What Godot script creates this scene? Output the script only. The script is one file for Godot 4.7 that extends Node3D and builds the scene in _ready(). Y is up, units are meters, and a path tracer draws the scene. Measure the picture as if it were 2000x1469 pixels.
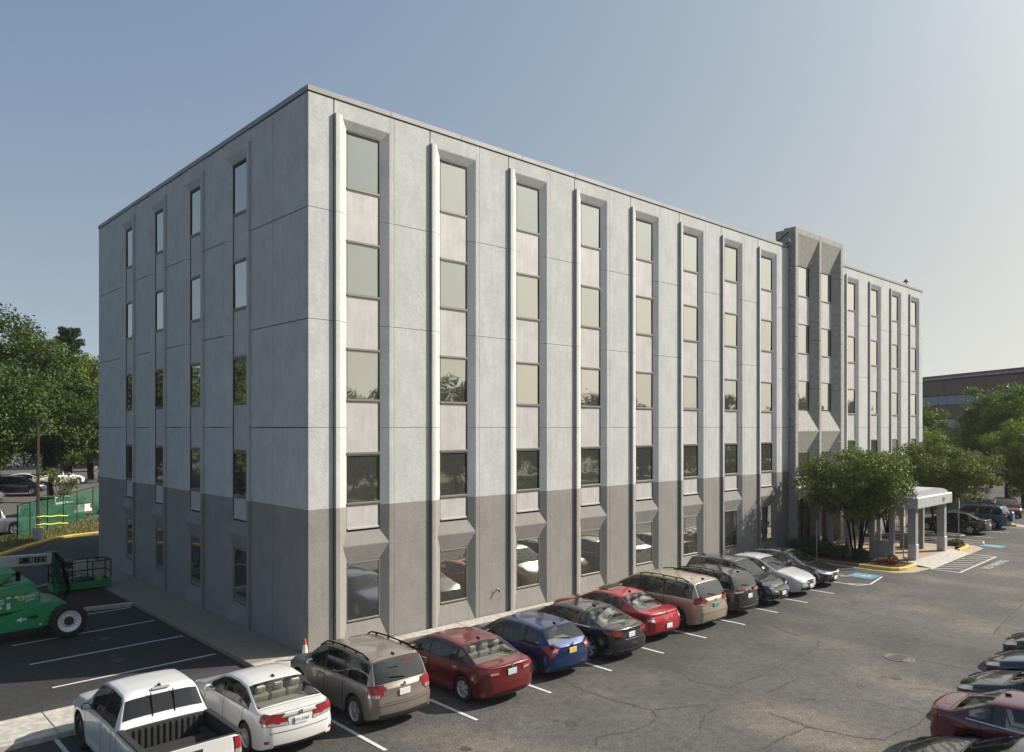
extends Node3D
# World axes: x runs along the long front of the office building, y is up, z points out of that front.
# The origin is the near bottom corner of the building. Units are metres.

var names := {}
var mats := {}
var texs := {}

const SUN_EL := 35.0
const SUN_X := 0.887
const SUN_Z := 0.4617

# ---------------------------------------------------------------- mesh builder
class MB:
	var v := PackedVector3Array()
	var n := PackedVector3Array()
	var c := PackedColorArray()
	var col := Color(1, 1, 1)
	var use_col := false
	func tri_n(a: Vector3, b: Vector3, d: Vector3, na: Vector3, nb: Vector3, nd: Vector3) -> void:
		v.append(a); v.append(d); v.append(b)
		n.append(na); n.append(nd); n.append(nb)
		if use_col:
			c.append(col); c.append(col); c.append(col)
	func tri(a: Vector3, b: Vector3, d: Vector3) -> void:
		var nn := (b - a).cross(d - a)
		if nn.length_squared() < 1e-14:
			return
		nn = nn.normalized()
		tri_n(a, b, d, nn, nn, nn)
	func quad(a: Vector3, b: Vector3, d: Vector3, e: Vector3) -> void:
		tri(a, b, d)
		tri(a, d, e)
	func poly(p: Array) -> void:
		for i in range(1, p.size() - 1):
			tri(p[0], p[i], p[i + 1])
	func box(at: Vector3, size: Vector3, ch := 0.0, bs := Basis.IDENTITY) -> void:
		var h := size * 0.5
		var k := minf(ch, minf(h.x, minf(h.y, h.z)) * 0.9)
		for ax in 3:
			var a1 := (ax + 1) % 3
			var a2 := (ax + 2) % 3
			for s in [-1.0, 1.0]:
				var p := []
				for t in [[-1, -1], [1, -1], [1, 1], [-1, 1]]:
					var q := Vector3.ZERO
					q[ax] = s * h[ax]
					q[a1] = t[0] * (h[a1] - k)
					q[a2] = t[1] * (h[a2] - k)
					p.append(at + bs * q)
				if s > 0:
					quad(p[0], p[1], p[2], p[3])
				else:
					quad(p[3], p[2], p[1], p[0])
		if k <= 0.0:
			return
		for ax in 3:
			var a1 := (ax + 1) % 3
			var a2 := (ax + 2) % 3
			for s1 in [-1.0, 1.0]:
				for s2 in [-1.0, 1.0]:
					var p := []
					for t in [-1.0, 1.0]:
						var q := Vector3.ZERO
						q[ax] = t * (h[ax] - k)
						q[a1] = s1 * h[a1]
						q[a2] = s2 * (h[a2] - k)
						var r := q
						r[a1] = s1 * (h[a1] - k)
						r[a2] = s2 * h[a2]
						p.append(at + bs * q)
						p.append(at + bs * r)
					if s1 * s2 > 0:
						quad(p[0], p[2], p[3], p[1])
					else:
						quad(p[1], p[3], p[2], p[0])
		for sx in [-1.0, 1.0]:
			for sy in [-1.0, 1.0]:
				for sz in [-1.0, 1.0]:
					var a := at + bs * Vector3(sx * h.x, sy * (h.y - k), sz * (h.z - k))
					var b := at + bs * Vector3(sx * (h.x - k), sy * h.y, sz * (h.z - k))
					var d := at + bs * Vector3(sx * (h.x - k), sy * (h.y - k), sz * h.z)
					if sx * sy * sz > 0:
						tri(a, b, d)
					else:
						tri(a, d, b)
	func tube(pts: Array, rad, sides := 8, capped := true) -> void:
		# rad: a number, or an array with one radius for each point
		var m := pts.size()
		var rings := []
		var prev := Vector3.UP
		for i in m:
			var d: Vector3 = (pts[mini(i + 1, m - 1)] - pts[maxi(i - 1, 0)]).normalized()
			if i == 0:
				prev = Vector3.UP if absf(d.y) < 0.9 else Vector3.RIGHT
			var x := d.cross(prev).normalized()
			var y := x.cross(d).normalized()
			prev = y
			var r: float = rad[i] if rad is Array else rad
			var ring := []
			for k in sides:
				var a := TAU * k / sides
				var o := x * cos(a) + y * sin(a)
				ring.append([pts[i] + o * r, o])
			rings.append(ring)
		for i in m - 1:
			for k in sides:
				var a = rings[i][k]
				var b = rings[i][(k + 1) % sides]
				var d = rings[i + 1][(k + 1) % sides]
				var e = rings[i + 1][k]
				tri_n(a[0], b[0], d[0], a[1], b[1], d[1])
				tri_n(a[0], d[0], e[0], a[1], d[1], e[1])
		if capped:
			for end in [0, m - 1]:
				var p := []
				for k in sides:
					p.append(rings[end][k][0])
				if end == 0:
					p.reverse()
				poly(p)
	func lathe(prof: Array, segs: int, tr := Transform3D.IDENTITY, hard := true) -> void:
		# prof: Vector2(radius, along y)
		for i in prof.size() - 1:
			var p: Vector2 = prof[i]
			var q: Vector2 = prof[i + 1]
			var d := q - p
			var nn := Vector2(d.y, -d.x).normalized()
			var n0 := nn
			var n1 := nn
			if not hard:
				if i > 0:
					var e: Vector2 = p - prof[i - 1]
					n0 = (nn + Vector2(e.y, -e.x).normalized()).normalized()
				if i < prof.size() - 2:
					var e: Vector2 = prof[i + 2] - q
					n1 = (nn + Vector2(e.y, -e.x).normalized()).normalized()
			for k in segs:
				var a := TAU * k / segs
				var b := TAU * (k + 1) / segs
				var f := func(r: Vector2, t: float): return tr * Vector3(r.x * cos(t), r.y, r.x * sin(t))
				var g := func(r: Vector2, t: float): return (tr.basis * Vector3(r.x * cos(t), r.y, r.x * sin(t))).normalized()
				if p.x > 1e-6:
					tri_n(f.call(p, a), f.call(q, b), f.call(p, b), g.call(n0, a), g.call(n1, b), g.call(n0, b))
				if q.x > 1e-6:
					tri_n(f.call(p, a), f.call(q, a), f.call(q, b), g.call(n0, a), g.call(n1, a), g.call(n1, b))
	func prism(outline: Array, y0: float, y1: float) -> void:
		# outline: Vector2(x, z), drawn clockwise or not; walls and a lid
		var pts := PackedVector2Array(outline)
		var area := 0.0
		for i in pts.size():
			area += pts[i].cross(pts[(i + 1) % pts.size()])
		if area > 0:
			pts.reverse()
		for i in pts.size():
			var a := pts[i]
			var b := pts[(i + 1) % pts.size()]
			quad(Vector3(a.x, y0, a.y), Vector3(b.x, y0, b.y), Vector3(b.x, y1, b.y), Vector3(a.x, y1, a.y))
		var t := Geometry2D.triangulate_polygon(pts)
		for i in range(0, t.size(), 3):
			var p := [Vector3(pts[t[i]].x, y1, pts[t[i]].y), Vector3(pts[t[i + 1]].x, y1, pts[t[i + 1]].y), Vector3(pts[t[i + 2]].x, y1, pts[t[i + 2]].y)]
			if (p[1] - p[0]).cross(p[2] - p[0]).y < 0:
				tri(p[0], p[2], p[1])
			else:
				tri(p[0], p[1], p[2])
	func sheet(outline: Array, y: float) -> void:
		var pts := PackedVector2Array(outline)
		var t := Geometry2D.triangulate_polygon(pts)
		for i in range(0, t.size(), 3):
			var p := [Vector3(pts[t[i]].x, y, pts[t[i]].y), Vector3(pts[t[i + 1]].x, y, pts[t[i + 1]].y), Vector3(pts[t[i + 2]].x, y, pts[t[i + 2]].y)]
			if (p[1] - p[0]).cross(p[2] - p[0]).y < 0:
				tri(p[0], p[2], p[1])
			else:
				tri(p[0], p[1], p[2])
	func mesh() -> ArrayMesh:
		var a := []
		a.resize(Mesh.ARRAY_MAX)
		a[Mesh.ARRAY_VERTEX] = v
		a[Mesh.ARRAY_NORMAL] = n
		if use_col:
			a[Mesh.ARRAY_COLOR] = c
		var m := ArrayMesh.new()
		m.add_surface_from_arrays(Mesh.PRIMITIVE_TRIANGLES, a)
		return m

# ---------------------------------------------------------------- naming, tagging
func numbered(called: String) -> String:
	var k: int = names.get(called, 0)
	names[called] = k + 1
	return called if k == 0 else "%s_%03d" % [called, k]

func part(called: String, mb, mat: Material, parent: Node) -> MeshInstance3D:
	var o := MeshInstance3D.new()
	o.name = called
	o.mesh = mb.mesh() if mb is MB else mb
	o.material_override = mat
	parent.add_child(o, true)
	return o

func thing(called: String, label: String, category: String, at := Vector3.ZERO, turn := 0.0, group := "") -> Node3D:
	var o := Node3D.new()
	o.name = numbered(called)
	add_child(o)
	o.position = at
	o.rotation.y = turn
	tag(o, label, category, group)
	return o

func tag(o: Node, label: String, category: String, group := "") -> void:
	o.set_meta("label", label)
	o.set_meta("category", category)
	if group != "":
		o.set_meta("group", group)

func struct(called: String, mb, mat: Material) -> MeshInstance3D:
	var o := part(numbered(called), mb, mat, self)
	o.set_meta("kind", "structure")
	return o

# ---------------------------------------------------------------- materials
func lin(r: float, g: float, b: float) -> Color:
	return Color(r, g, b).linear_to_srgb()

func mat(key: String, c: Color, rough := 0.8, metal := 0.0) -> StandardMaterial3D:
	if mats.has(key):
		return mats[key]
	var m := StandardMaterial3D.new()
	m.resource_name = key
	m.albedo_color = c
	m.roughness = rough
	m.metallic = metal
	mats[key] = m
	return m

func noise_img(seed_: int, freq: float, size := 256, octaves := 4, type := FastNoiseLite.TYPE_SIMPLEX_SMOOTH) -> Image:
	var f := FastNoiseLite.new()
	f.seed = seed_
	f.noise_type = type
	f.frequency = freq
	f.fractal_octaves = octaves
	var im := f.get_seamless_image(size, size, false, false, 0.15, true)
	im.convert(Image.FORMAT_L8)
	return im

# rain streaks: noise drawn out downwards, tileable
func streak_data(seed_: int, freq: float, long: float, size: int) -> PackedByteArray:
	var src := noise_img(seed_, freq, size, 3).get_data()
	var out := PackedByteArray()
	out.resize(size * size)
	var n := int(long)
	for x in size:
		var acc := 0.0
		for y in n:
			acc += src[y * size + x]
		for y in size:
			out[y * size + x] = int(clampf((acc / n - 127.0) * 2.2 + 127.0, 0, 255))
			acc += src[((y + n) % size) * size + x] - src[y * size + x]
	return out

# tone: a tileable grey picture; layers = [[seed, freq, octaves, weight], ...] about mean 1 (drawn as 0.75)
func tone_tex(key: String, layers: Array, size := 256, speck := 0.0) -> ImageTexture:
	if texs.has(key):
		return texs[key]
	var data := PackedByteArray()
	data.resize(size * size)
	var acc := PackedFloat32Array()
	acc.resize(size * size)
	acc.fill(0.0)
	for l in layers:
		var w: float = l[3]
		var d := noise_img(l[0], l[1], size, l[2]).get_data() if l.size() < 5 else streak_data(l[0], l[1], l[4], size)
		for i in size * size:
			acc[i] += (d[i] / 255.0 - 0.5) * w
	var rng := RandomNumberGenerator.new()
	rng.seed = layers[0][0] * 7 + 3
	for i in size * size:
		var s := 0.0
		if speck > 0.0:
			s = (rng.randf() - 0.5) * speck
		data[i] = int(clampf((0.78 + acc[i] + s) * 255.0, 0.0, 255.0))
	var im := Image.create_from_data(size, size, false, Image.FORMAT_L8, data)
	texs[key] = ImageTexture.create_from_image(im)
	return texs[key]

func bump_tex(key: String, seed_: int, freq: float, size := 256, octaves := 4, strength := 4.0) -> ImageTexture:
	if texs.has(key):
		return texs[key]
	var im := noise_img(seed_, freq, size, octaves)
	im.convert(Image.FORMAT_RGBA8)
	im.bump_map_to_normal_map(strength)
	texs[key] = ImageTexture.create_from_image(im)
	return texs[key]

# a matt surface: colour (linear), tone texture and relief, laid by world position
func surface(key: String, c: Color, tone: ImageTexture, scale: float, bump: ImageTexture = null, bscale := 0.3, rough := 0.9) -> StandardMaterial3D:
	if mats.has(key):
		return mats[key]
	var m := mat(key, (c * (1.0 / 0.57)).linear_to_srgb(), rough)
	m.albedo_texture = tone
	m.uv1_triplanar = true
	m.uv1_world_triplanar = true
	m.uv1_scale = Vector3.ONE * scale
	if bump:
		m.normal_enabled = true
		m.normal_texture = bump
		m.normal_scale = bscale
	return m

func paint(key: String, c: Color, metal := 0.0, rough := 0.35) -> StandardMaterial3D:
	if mats.has(key):
		return mats[key]
	var m := mat(key, c.linear_to_srgb(), rough, metal)
	m.clearcoat_enabled = true
	m.clearcoat = 1.0
	m.clearcoat_roughness = 0.03
	return m

# ---------------------------------------------------------------- the scene
func _ready() -> void:
	# camera: level, the lens shifted up so that upright edges stay upright
	var cam := Camera3D.new()
	cam.name = "camera"
	add_child(cam)
	cam.look_at_from_position(Vector3(-11.507, 7.2, 21.616), Vector3(-11.507 + 68.154, 7.2, 21.616 - 73.167))
	cam.projection = Camera3D.PROJECTION_FRUSTUM
	cam.near = 0.1
	cam.far = 2000.0
	cam.size = 1469.0 / 1492.0 * cam.near
	cam.frustum_offset = Vector2(0.0, 100.5 / 1492.0 * cam.near)
	cam.current = true

	# sky, sun, exposure
	var env := Environment.new()
	env.background_mode = Environment.BG_SKY
	env.sky = Sky.new()
	env.sky.sky_material = hazy_sky()
	env.background_energy_multiplier = 0.65
	env.tonemap_mode = Environment.TONE_MAPPER_LINEAR
	env.tonemap_exposure = 1.63
	env.sdfgi_enabled = true
	env.ssao_enabled = true
	env.ssil_enabled = true
	env.fog_enabled = true
	env.fog_density = 0.00025
	env.fog_light_color = Color(0.86, 0.88, 0.90)
	var we := WorldEnvironment.new()
	we.name = "world_environment"
	we.environment = env
	add_child(we)
	var sun := DirectionalLight3D.new()
	sun.name = "sun"
	add_child(sun)
	sun.light_energy = 1.5
	sun.light_color = Color(1.0, 0.965, 0.91)
	sun.light_angular_distance = 0.5
	sun.shadow_enabled = true
	var el := deg_to_rad(SUN_EL)
	sun.look_at_from_position(Vector3.ZERO, Vector3(-SUN_X * cos(el), -sin(el), -SUN_Z * cos(el)))

	build_ground()
	build_office()
	build_entrance()
	build_cars()
	build_lift()
	build_left_yard()
	build_far_building()
	build_trees()
	build_small_things()

# clear air over haze: blue overhead, pale and bright low down, more so towards the sun
func hazy_sky() -> PanoramaSkyMaterial:
	var w := 512
	var h := 256
	var el := deg_to_rad(SUN_EL)
	var sun := Vector3(SUN_X * cos(el), sin(el), SUN_Z * cos(el))
	var im := Image.create(w, h, false, Image.FORMAT_RGBF)
	for j in h:
		var up := (0.5 - (j + 0.5) / h) * PI
		for i in w:
			var az := (i + 0.5) / w * TAU
			# a panorama's first column looks along -z
			var d := Vector3(sin(az) * cos(up), sin(up), -cos(az) * cos(up))
			var y := maxf(d.y, 0.0)
			var g := d.dot(sun)
			var haze := exp(-y * 3.0)
			var zen := Vector3(0.078, 0.174, 0.342)
			var low := Vector3(0.465, 0.535, 0.585)
			var c := zen.lerp(low, haze)
			var near := pow(clampf(0.5 + 0.5 * g, 0.0, 1.0), 5.0)
			c += (Vector3(0.34, 0.38, 0.30) + Vector3(0.58, 0.30, 0.00) * haze) * near
			c += Vector3(1.25, 1.18, 1.04) * pow(clampf(g, 0.0, 1.0), 10.0)
			im.set_pixel(i, j, Color(c.x, c.y, c.z))
	var m := PanoramaSkyMaterial.new()
	m.panorama = ImageTexture.create_from_image(im)
	return m

# ---------------------------------------------------------------- office building
const FRONT := {"o": Vector3.ZERO, "a": Vector3(1, 0, 0), "n": Vector3(0, 0, 1), "flip": false}
const SIDE := {"o": Vector3.ZERO, "a": Vector3(0, 0, -1), "n": Vector3(-1, 0, 0), "flip": true}
const LEVELS := [0.0, 4.63, 7.2, 10.59, 14.07, 17.64]
const BARS := [16.8, 14.97, 13.26, 11.52, 9.76, 8.1, 6.36, 4.72]
const FINS := [0.91, 4.71, 8.47, 12.23, 15.99, 19.75, 23.49, 27.22, 38.3, 42.0, 45.68, 49.3]
const SIDE_FINS := [4.13, 8.34, 12.53, 16.72]

func fp(f: Dictionary, a: float, h: float, n: float) -> Vector3:
	return f.o + f.a * a + Vector3.UP * h + f.n * n

func fquad(mb: MB, f: Dictionary, p: Array) -> void:
	var q := []
	for e in p:
		q.append(fp(f, e[0], e[1], e[2]))
	if f.flip:
		q.reverse()
	mb.poly(q)

func fbox(mb: MB, f: Dictionary, a0: float, a1: float, h0: float, h1: float, n0: float, n1: float, ch := 0.0) -> void:
	var c := fp(f, (a0 + a1) * 0.5, (h0 + h1) * 0.5, (n0 + n1) * 0.5)
	var s := Vector3(a1 - a0, h1 - h0, n1 - n0) if not f.flip else Vector3(n1 - n0, h1 - h0, a1 - a0)
	mb.box(c, s, ch)

# a profile in (a, n) drawn anticlockwise from above the front, carried up from h0 to h1
func upright(mb: MB, f: Dictionary, prof: Array, h0: float, h1: float, lid := true) -> void:
	for i in prof.size():
		var p: Array = prof[i]
		var q: Array = prof[(i + 1) % prof.size()]
		fquad(mb, f, [[p[0], h0, p[1]], [q[0], h0, q[1]], [q[0], h1, q[1]], [p[0], h1, p[1]]])
	if lid:
		var top := []
		var low := []
		for p in prof:
			top.append([p[0], h1, p[1]])
			low.push_front([p[0], h0, p[1]])
		fquad(mb, f, top)
		fquad(mb, f, low)

# a profile in (h, n) carried along from a0 to a1
func along(mb: MB, f: Dictionary, prof: Array, a0: float, a1: float) -> void:
	for i in prof.size():
		var p: Array = prof[i]
		var q: Array = prof[(i + 1) % prof.size()]
		fquad(mb, f, [[a0, p[0], p[1]], [a1, p[0], p[1]], [a1, q[0], q[1]], [a0, q[0], q[1]]])
	var l := []
	var r := []
	for p in prof:
		l.append([a0, p[0], p[1]])
		r.push_front([a1, p[0], p[1]])
	fquad(mb, f, l)
	fquad(mb, f, r)

func wall_mats() -> Array:
	var tone := tone_tex("concrete_tone", [[11, 0.008, 4, 0.06], [12, 0.05, 3, 0.045], [13, 0.2, 2, 0.045], [14, 0.03, 3, 0.05, 80.0]], 512, 0.045)
	var bump := bump_tex("concrete_bump", 21, 0.11, 512, 3, 5.0)
	return [
		surface("light_grey_paint", Color(0.46, 0.46, 0.455), tone, 0.17, bump, 0.07),
		surface("dark_grey_paint", Color(0.235, 0.222, 0.205), tone, 0.17, bump, 0.08),
		surface("bare_aggregate_concrete", Color(0.30, 0.284, 0.262), tone_tex("aggregate_tone", [[31, 0.02, 3, 0.16], [32, 0.25, 2, 0.24]], 512, 0.16), 0.3, bump, 0.25),
	]

func glass_mat(k := 0) -> StandardMaterial3D:
	# bronze mirror glass; the panes bend a little, and blinds behind some of them shift the tone
	var c: Color = [lin(0.50, 0.50, 0.46), lin(0.46, 0.465, 0.43), lin(0.54, 0.53, 0.48)][k]
	var m := mat("bronze_mirror_glass_%d" % k, c, 0.015, 0.92)
	m.normal_enabled = true
	m.normal_texture = bump_tex("pane_bump", 141, 0.012, 256, 2, 3.0)
	m.normal_scale = 0.035
	m.uv1_triplanar = true
	m.uv1_world_triplanar = true
	m.uv1_scale = Vector3.ONE * 0.31
	return m

func bay(b: Node3D, f: Dictionary, at: float, rng: RandomNumberGenerator) -> void:
	var wm := wall_mats()
	var g := f.duplicate()
	g.o = fp(f, at, 0, 0)
	for k in 5:
		var h0: float = LEVELS[k] + (0.006 if k > 1 else 0.0)
		var h1: float = LEVELS[k + 1] - (0.006 if k > 0 and k < 4 else 0.0)
		var mb := MB.new()
		var right := [[1.78, -0.3], [2.262, -0.3], [2.262, -0.002], [2.19, 0.0], [2.085, -0.004], [1.78, -0.14]]
		upright(mb, g, right, h0, h1)
		var left := [[0.0, -0.3], [0.53, -0.3], [0.53, -0.14], [0.15, 0.09], [0.006, 0.105], [0.0, 0.1]]
		upright(mb, g, left, h0, minf(h1, 17.19))
		if k == 4:
			along(mb, g, [[16.80, -0.3], [16.80, -0.14], [17.08, -0.014], [17.11, -0.004], [17.64, -0.002], [17.64, -0.3]], 0.004, 2.08)
		if k == 0:
			along(mb, g, [[0.0, -0.3], [0.0, 0.03], [0.035, 0.0], [0.83, -0.14], [0.83, -0.3]], 0.05, 2.075)
			along(mb, g, [[2.82, -0.3], [2.82, -0.14], [3.33, -0.012], [3.37, -0.012], [3.80, -0.14], [3.80, -0.3]], 0.05, 2.07)
		part("bay_frame", mb, wm[0] if k > 0 else wm[1], b)
	# the column of windows and spandrel panels
	var bar := mat("grey_aluminium", lin(0.21, 0.195, 0.175), 0.45, 0.3)
	var dark := mat("dark_bronze_frame", lin(0.035, 0.032, 0.03), 0.4, 0.4)
	var span := surface("white_spandrel", Color(0.445, 0.432, 0.42), tone_tex("spandrel_tone", [[41, 0.01, 3, 0.08], [42, 0.1, 2, 0.03], [43, 0.05, 2, 0.07, 90.0]], 256), 0.35, null, 0.0, 0.55)
	for i in BARS.size():
		var mb := MB.new()
		var y: float = BARS[i]
		fbox(mb, g, 0.515, 1.768, y - 0.045, y + 0.03, -0.30, -0.095, 0.008)
		fbox(mb, g, 0.517, 1.766, y - 0.085, y - 0.047, -0.30, -0.115, 0.005)
		part("window_bar", mb, bar if i > 0 else dark, b)
	var post := MB.new()
	fbox(post, g, 1.7395, 1.7785, 3.84, 16.74, -0.29, -0.112, 0.004)
	part("window_post", post, dark, b)
	var rows := [[16.8, 14.97, 1], [14.97, 13.26, 0], [13.26, 11.52, 1], [11.52, 9.76, 0], [9.76, 8.1, 1], [8.1, 6.36, 0], [6.36, 4.72, 1], [4.72, 3.86, 0], [2.86, 0.86, 1]]
	for r in rows:
		var top: float = r[0] - 0.075
		var low: float = r[1] + 0.03
		if r[2] == 1:
			var fr := MB.new()
			if low < 1.0:
				fbox(fr, g, 1.745, 1.778, low, top, -0.30, -0.126, 0.004)
			fbox(fr, g, 0.526, 0.545, low, top, -0.30, -0.125, 0.004)
			if low > 1.0:
				fbox(fr, g, 0.535, 1.748, top - 0.012, top + 0.01, -0.30, -0.13)
				fbox(fr, g, 0.535, 1.748, low - 0.01, low + 0.012, -0.30, -0.13)
			else:
				fbox(fr, g, 0.545, 1.748, top - 0.03, top + 0.02, -0.30, -0.11, 0.006)
				fbox(fr, g, 0.545, 1.748, low - 0.02, low + 0.035, -0.30, -0.11, 0.006)
			var win := part("window", fr, dark if low > 1.0 else bar, b)
			var pn := MB.new()
			var e := Vector2(rng.randf_range(-0.003, 0.003), rng.randf_range(-0.004, 0.004))
			fquad(pn, g, [[0.54, low, -0.152 - e.x - e.y], [1.75, low, -0.152 + e.x - e.y], [1.75, top, -0.152 + e.x + e.y], [0.54, top, -0.152 - e.x + e.y]])
			part("pane", pn, glass_mat(rng.randi() % 3), win)
		else:
			var sp := MB.new()
			fbox(sp, g, 0.535, 1.738, low, top, -0.30, -0.133, 0.004)
			if top < 4.7:
				fbox(sp, g, 0.535, 1.738, low - 0.02, low + 0.045, -0.28, -0.105, 0.006)
			part("spandrel_panel", sp, span, b)

func build_office() -> void:
	var b := thing("office_building", "five storey pale grey precast office block with dark grey base and tall recessed window bays", "building")
	var wm := wall_mats()
	var rng := RandomNumberGenerator.new()
	rng.seed = 5
	var core := MB.new()
	core.box(Vector3(26.04, 8.7, -11.345), Vector3(52.08 - 0.66, 17.4, 22.69 - 0.66))
	part("core", core, mat("joint_dark", lin(0.05, 0.048, 0.045), 0.9), b)
	for x in FINS:
		bay(b, FRONT, x, rng)
	for x in SIDE_FINS:
		bay(b, SIDE, x, rng)
	# flat precast panels between the bays
	var fs := [[0.0, 0.87]]
	for i in FINS.size():
		var nxt: float = FINS[i + 1] - 0.04 if i + 1 < FINS.size() else 52.08
		if i == 7:
			nxt = 30.69
		fs.append([FINS[i] + 2.27, nxt])
	fs.append([37.06, FINS[8] - 0.04])
	for s in fs:
		for k in 5:
			var mb := MB.new()
			var deep := -0.14 if s[0] == 0.0 else -0.3
			fbox(mb, FRONT, s[0], s[1], LEVELS[k] + (0.007 if k > 1 else 0.0), LEVELS[k + 1] - (0.007 if k > 0 else 0.0), deep, 0.0 - 0.001 * (k % 2), 0.006)
			part("wall_panel", mb, wm[0] if k > 0 else wm[1], b)
	var ss := [[0.165, 2.405], [2.433, 4.085]]
	for i in SIDE_FINS.size():
		if i + 1 < SIDE_FINS.size():
			ss.append([SIDE_FINS[i] + 2.27, SIDE_FINS[i + 1] - 0.04])
	ss.append([19.0, 20.39])
	ss.append([20.41, 22.69])
	for s in ss:
		for k in 5:
			var mb := MB.new()
			fbox(mb, SIDE, s[0], s[1], LEVELS[k] + (0.014 if k > 1 else 0.0), LEVELS[k + 1] - (0.014 if k > 0 else 0.0), -0.3, 0.0 - 0.001 * (k % 2), 0.006)
			part("wall_panel", mb, wm[0] if k > 0 else wm[1], b)
	# far end and rear, plain panels
	for k in 5:
		for j in 6:
			var mb := MB.new()
			mb.box(Vector3(51.93, (LEVELS[k] + LEVELS[k + 1]) * 0.5, -0.32 - 3.72 * (j + 0.5)), Vector3(0.3, LEVELS[k + 1] - LEVELS[k] - 0.014, 3.70), 0.006)
			part("wall_panel", mb, wm[0] if k > 0 else wm[1], b)
		for j in 13:
			var mb := MB.new()
			mb.box(Vector3(0.32 + 3.95 * (j + 0.5), (LEVELS[k] + LEVELS[k + 1]) * 0.5, -22.55), Vector3(3.93, LEVELS[k + 1] - LEVELS[k] - 0.014, 0.28), 0.006)
			part("wall_panel", mb, wm[0] if k > 0 else wm[1], b)
	# metal coping in lengths
	var cop := surface("grey_coping_metal", Color(0.26, 0.25, 0.24), tone_tex("spandrel_tone", [[41, 0.01, 3, 0.10]], 256), 0.5, null, 0.0, 0.5)
	var n := 17
	for i in n:
		var x0 := -0.035 + 52.15 * i / n
		var mb := MB.new()
		mb.box(Vector3(x0 + 52.15 / n * 0.5, 17.745, -0.12), Vector3(52.15 / n - 0.006, 0.17, 0.31), 0.008)
		part("coping", mb, cop, b)
		var m2 := MB.new()
		m2.box(Vector3(x0 + 52.15 / n * 0.5, 17.745, -22.57), Vector3(52.15 / n - 0.006, 0.17, 0.31), 0.008)
		part("coping", m2, cop, b)
	for i in 7:
		var z0 := -0.28 - 22.13 * i / 7
		for x in [0.12, 51.96]:
			var mb := MB.new()
			mb.box(Vector3(x, 17.745, z0 - 22.13 / 14), Vector3(0.31, 0.17, 22.13 / 7 - 0.006), 0.008)
			part("coping", mb, cop, b)
	var roof := MB.new()
	roof.box(Vector3(26.04, 17.45, -11.345), Vector3(51.6, 0.08, 22.2))
	part("roof", roof, mat("roof_membrane", lin(0.35, 0.34, 0.33), 0.9), b)
	# entrance tower of bare concrete
	var con: StandardMaterial3D = wm[2]
	for p in [[30.7, 31.05], [33.72, 34.01], [36.69, 37.05]]:
		var ys := [0.0, 3.1, 6.32, 9.54, 12.47, 16.57, 18.86]
		for k in 6:
			var mb := MB.new()
			fbox(mb, FRONT, p[0], p[1], ys[k] + (0.012 if k > 0 else 0.0), ys[k + 1] - (0.012 if k < 5 else 0.0), -0.3, 0.42, 0.012)
			part("tower_pier", mb, con, b)
	for p in [[31.053, 33.717], [34.013, 36.687]]:
		var hd := MB.new()
		along(hd, FRONT, [[18.86, -0.6], [16.83, -0.6], [16.83, 0.0], [18.48, 0.40], [18.51, 0.412], [18.84, 0.412], [18.855, 0.40]], p[0], p[1])
		part("tower_header", hd, con, b)
		var sl := MB.new()
		along(sl, FRONT, [[5.76, -0.4], [5.76, 0.0], [6.96, 0.40], [7.0, 0.40], [8.22, 0.0], [8.22, -0.4]], p[0], p[1])
		part("tower_sill", sl, con, b)
		var lw := MB.new()
		along(lw, FRONT, [[2.9, -0.4], [2.9, -0.2], [3.6, 0.2], [4.1, -0.15], [4.15, -0.4]], p[0], p[1])
		part("tower_sill", lw, con, b)
		for q in [[[p[0], -0.3], [p[0] + 0.5, -0.3], [p[0] + 0.5, 0.0], [p[0], 0.40]], [[p[1] - 0.5, -0.3], [p[1], -0.3], [p[1], 0.40], [p[1] - 0.5, 0.0]]]:
			for hh in [[3.0, 6.31], [6.33, 9.53], [9.55, 12.46], [12.48, 16.56], [16.58, 18.5]]:
				var rv := MB.new()
				upright(rv, FRONT, q, hh[0], hh[1])
				part("tower_reveal", rv, con, b)
		var dark := mat("dark_bronze_frame", lin(0.035, 0.032, 0.03), 0.4, 0.4)
		var span: StandardMaterial3D = mats["white_spandrel"]
		var x0: float = p[0] + 0.5
		var x1: float = p[1] - 0.5
		for r in [[15.04, 16.80, 1], [13.37, 15.04, 0], [11.63, 13.37, 1], [9.99, 11.63, 0], [8.25, 9.99, 1], [4.2, 5.74, 1]]:
			if r[2] == 1:
				var fr := MB.new()
				fbox(fr, FRONT, x0, x0 + 0.04, r[0], r[1], -0.3, 0.03, 0.006)
				fbox(fr, FRONT, x1 - 0.04, x1, r[0], r[1], -0.3, 0.03, 0.006)
				fbox(fr, FRONT, x0 + 0.04, x1 - 0.04, r[0], r[0] + 0.04, -0.3, 0.03, 0.006)
				fbox(fr, FRONT, x0 + 0.04, x1 - 0.04, r[1] - 0.04, r[1], -0.3, 0.03, 0.006)
				var win := part("window", fr, mat("grey_aluminium", Color.WHITE) if r[1] < 6 else dark, b)
				var pn := MB.new()
				fquad(pn, FRONT, [[x0 + 0.04, r[0] + 0.04, -0.01], [x1 - 0.04, r[0] + 0.04, -0.01], [x1 - 0.04, r[1] - 0.04, -0.01], [x0 + 0.04, r[1] - 0.04, -0.01]])
				part("pane", pn, glass_mat(), win)
			else:
				var sp := MB.new()
				fbox(sp, FRONT, x0 + 0.004, x1 - 0.004, r[0] + 0.01, r[1] - 0.01, -0.3, 0.01, 0.006)
				part("spandrel_panel", sp, span, b)
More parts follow.
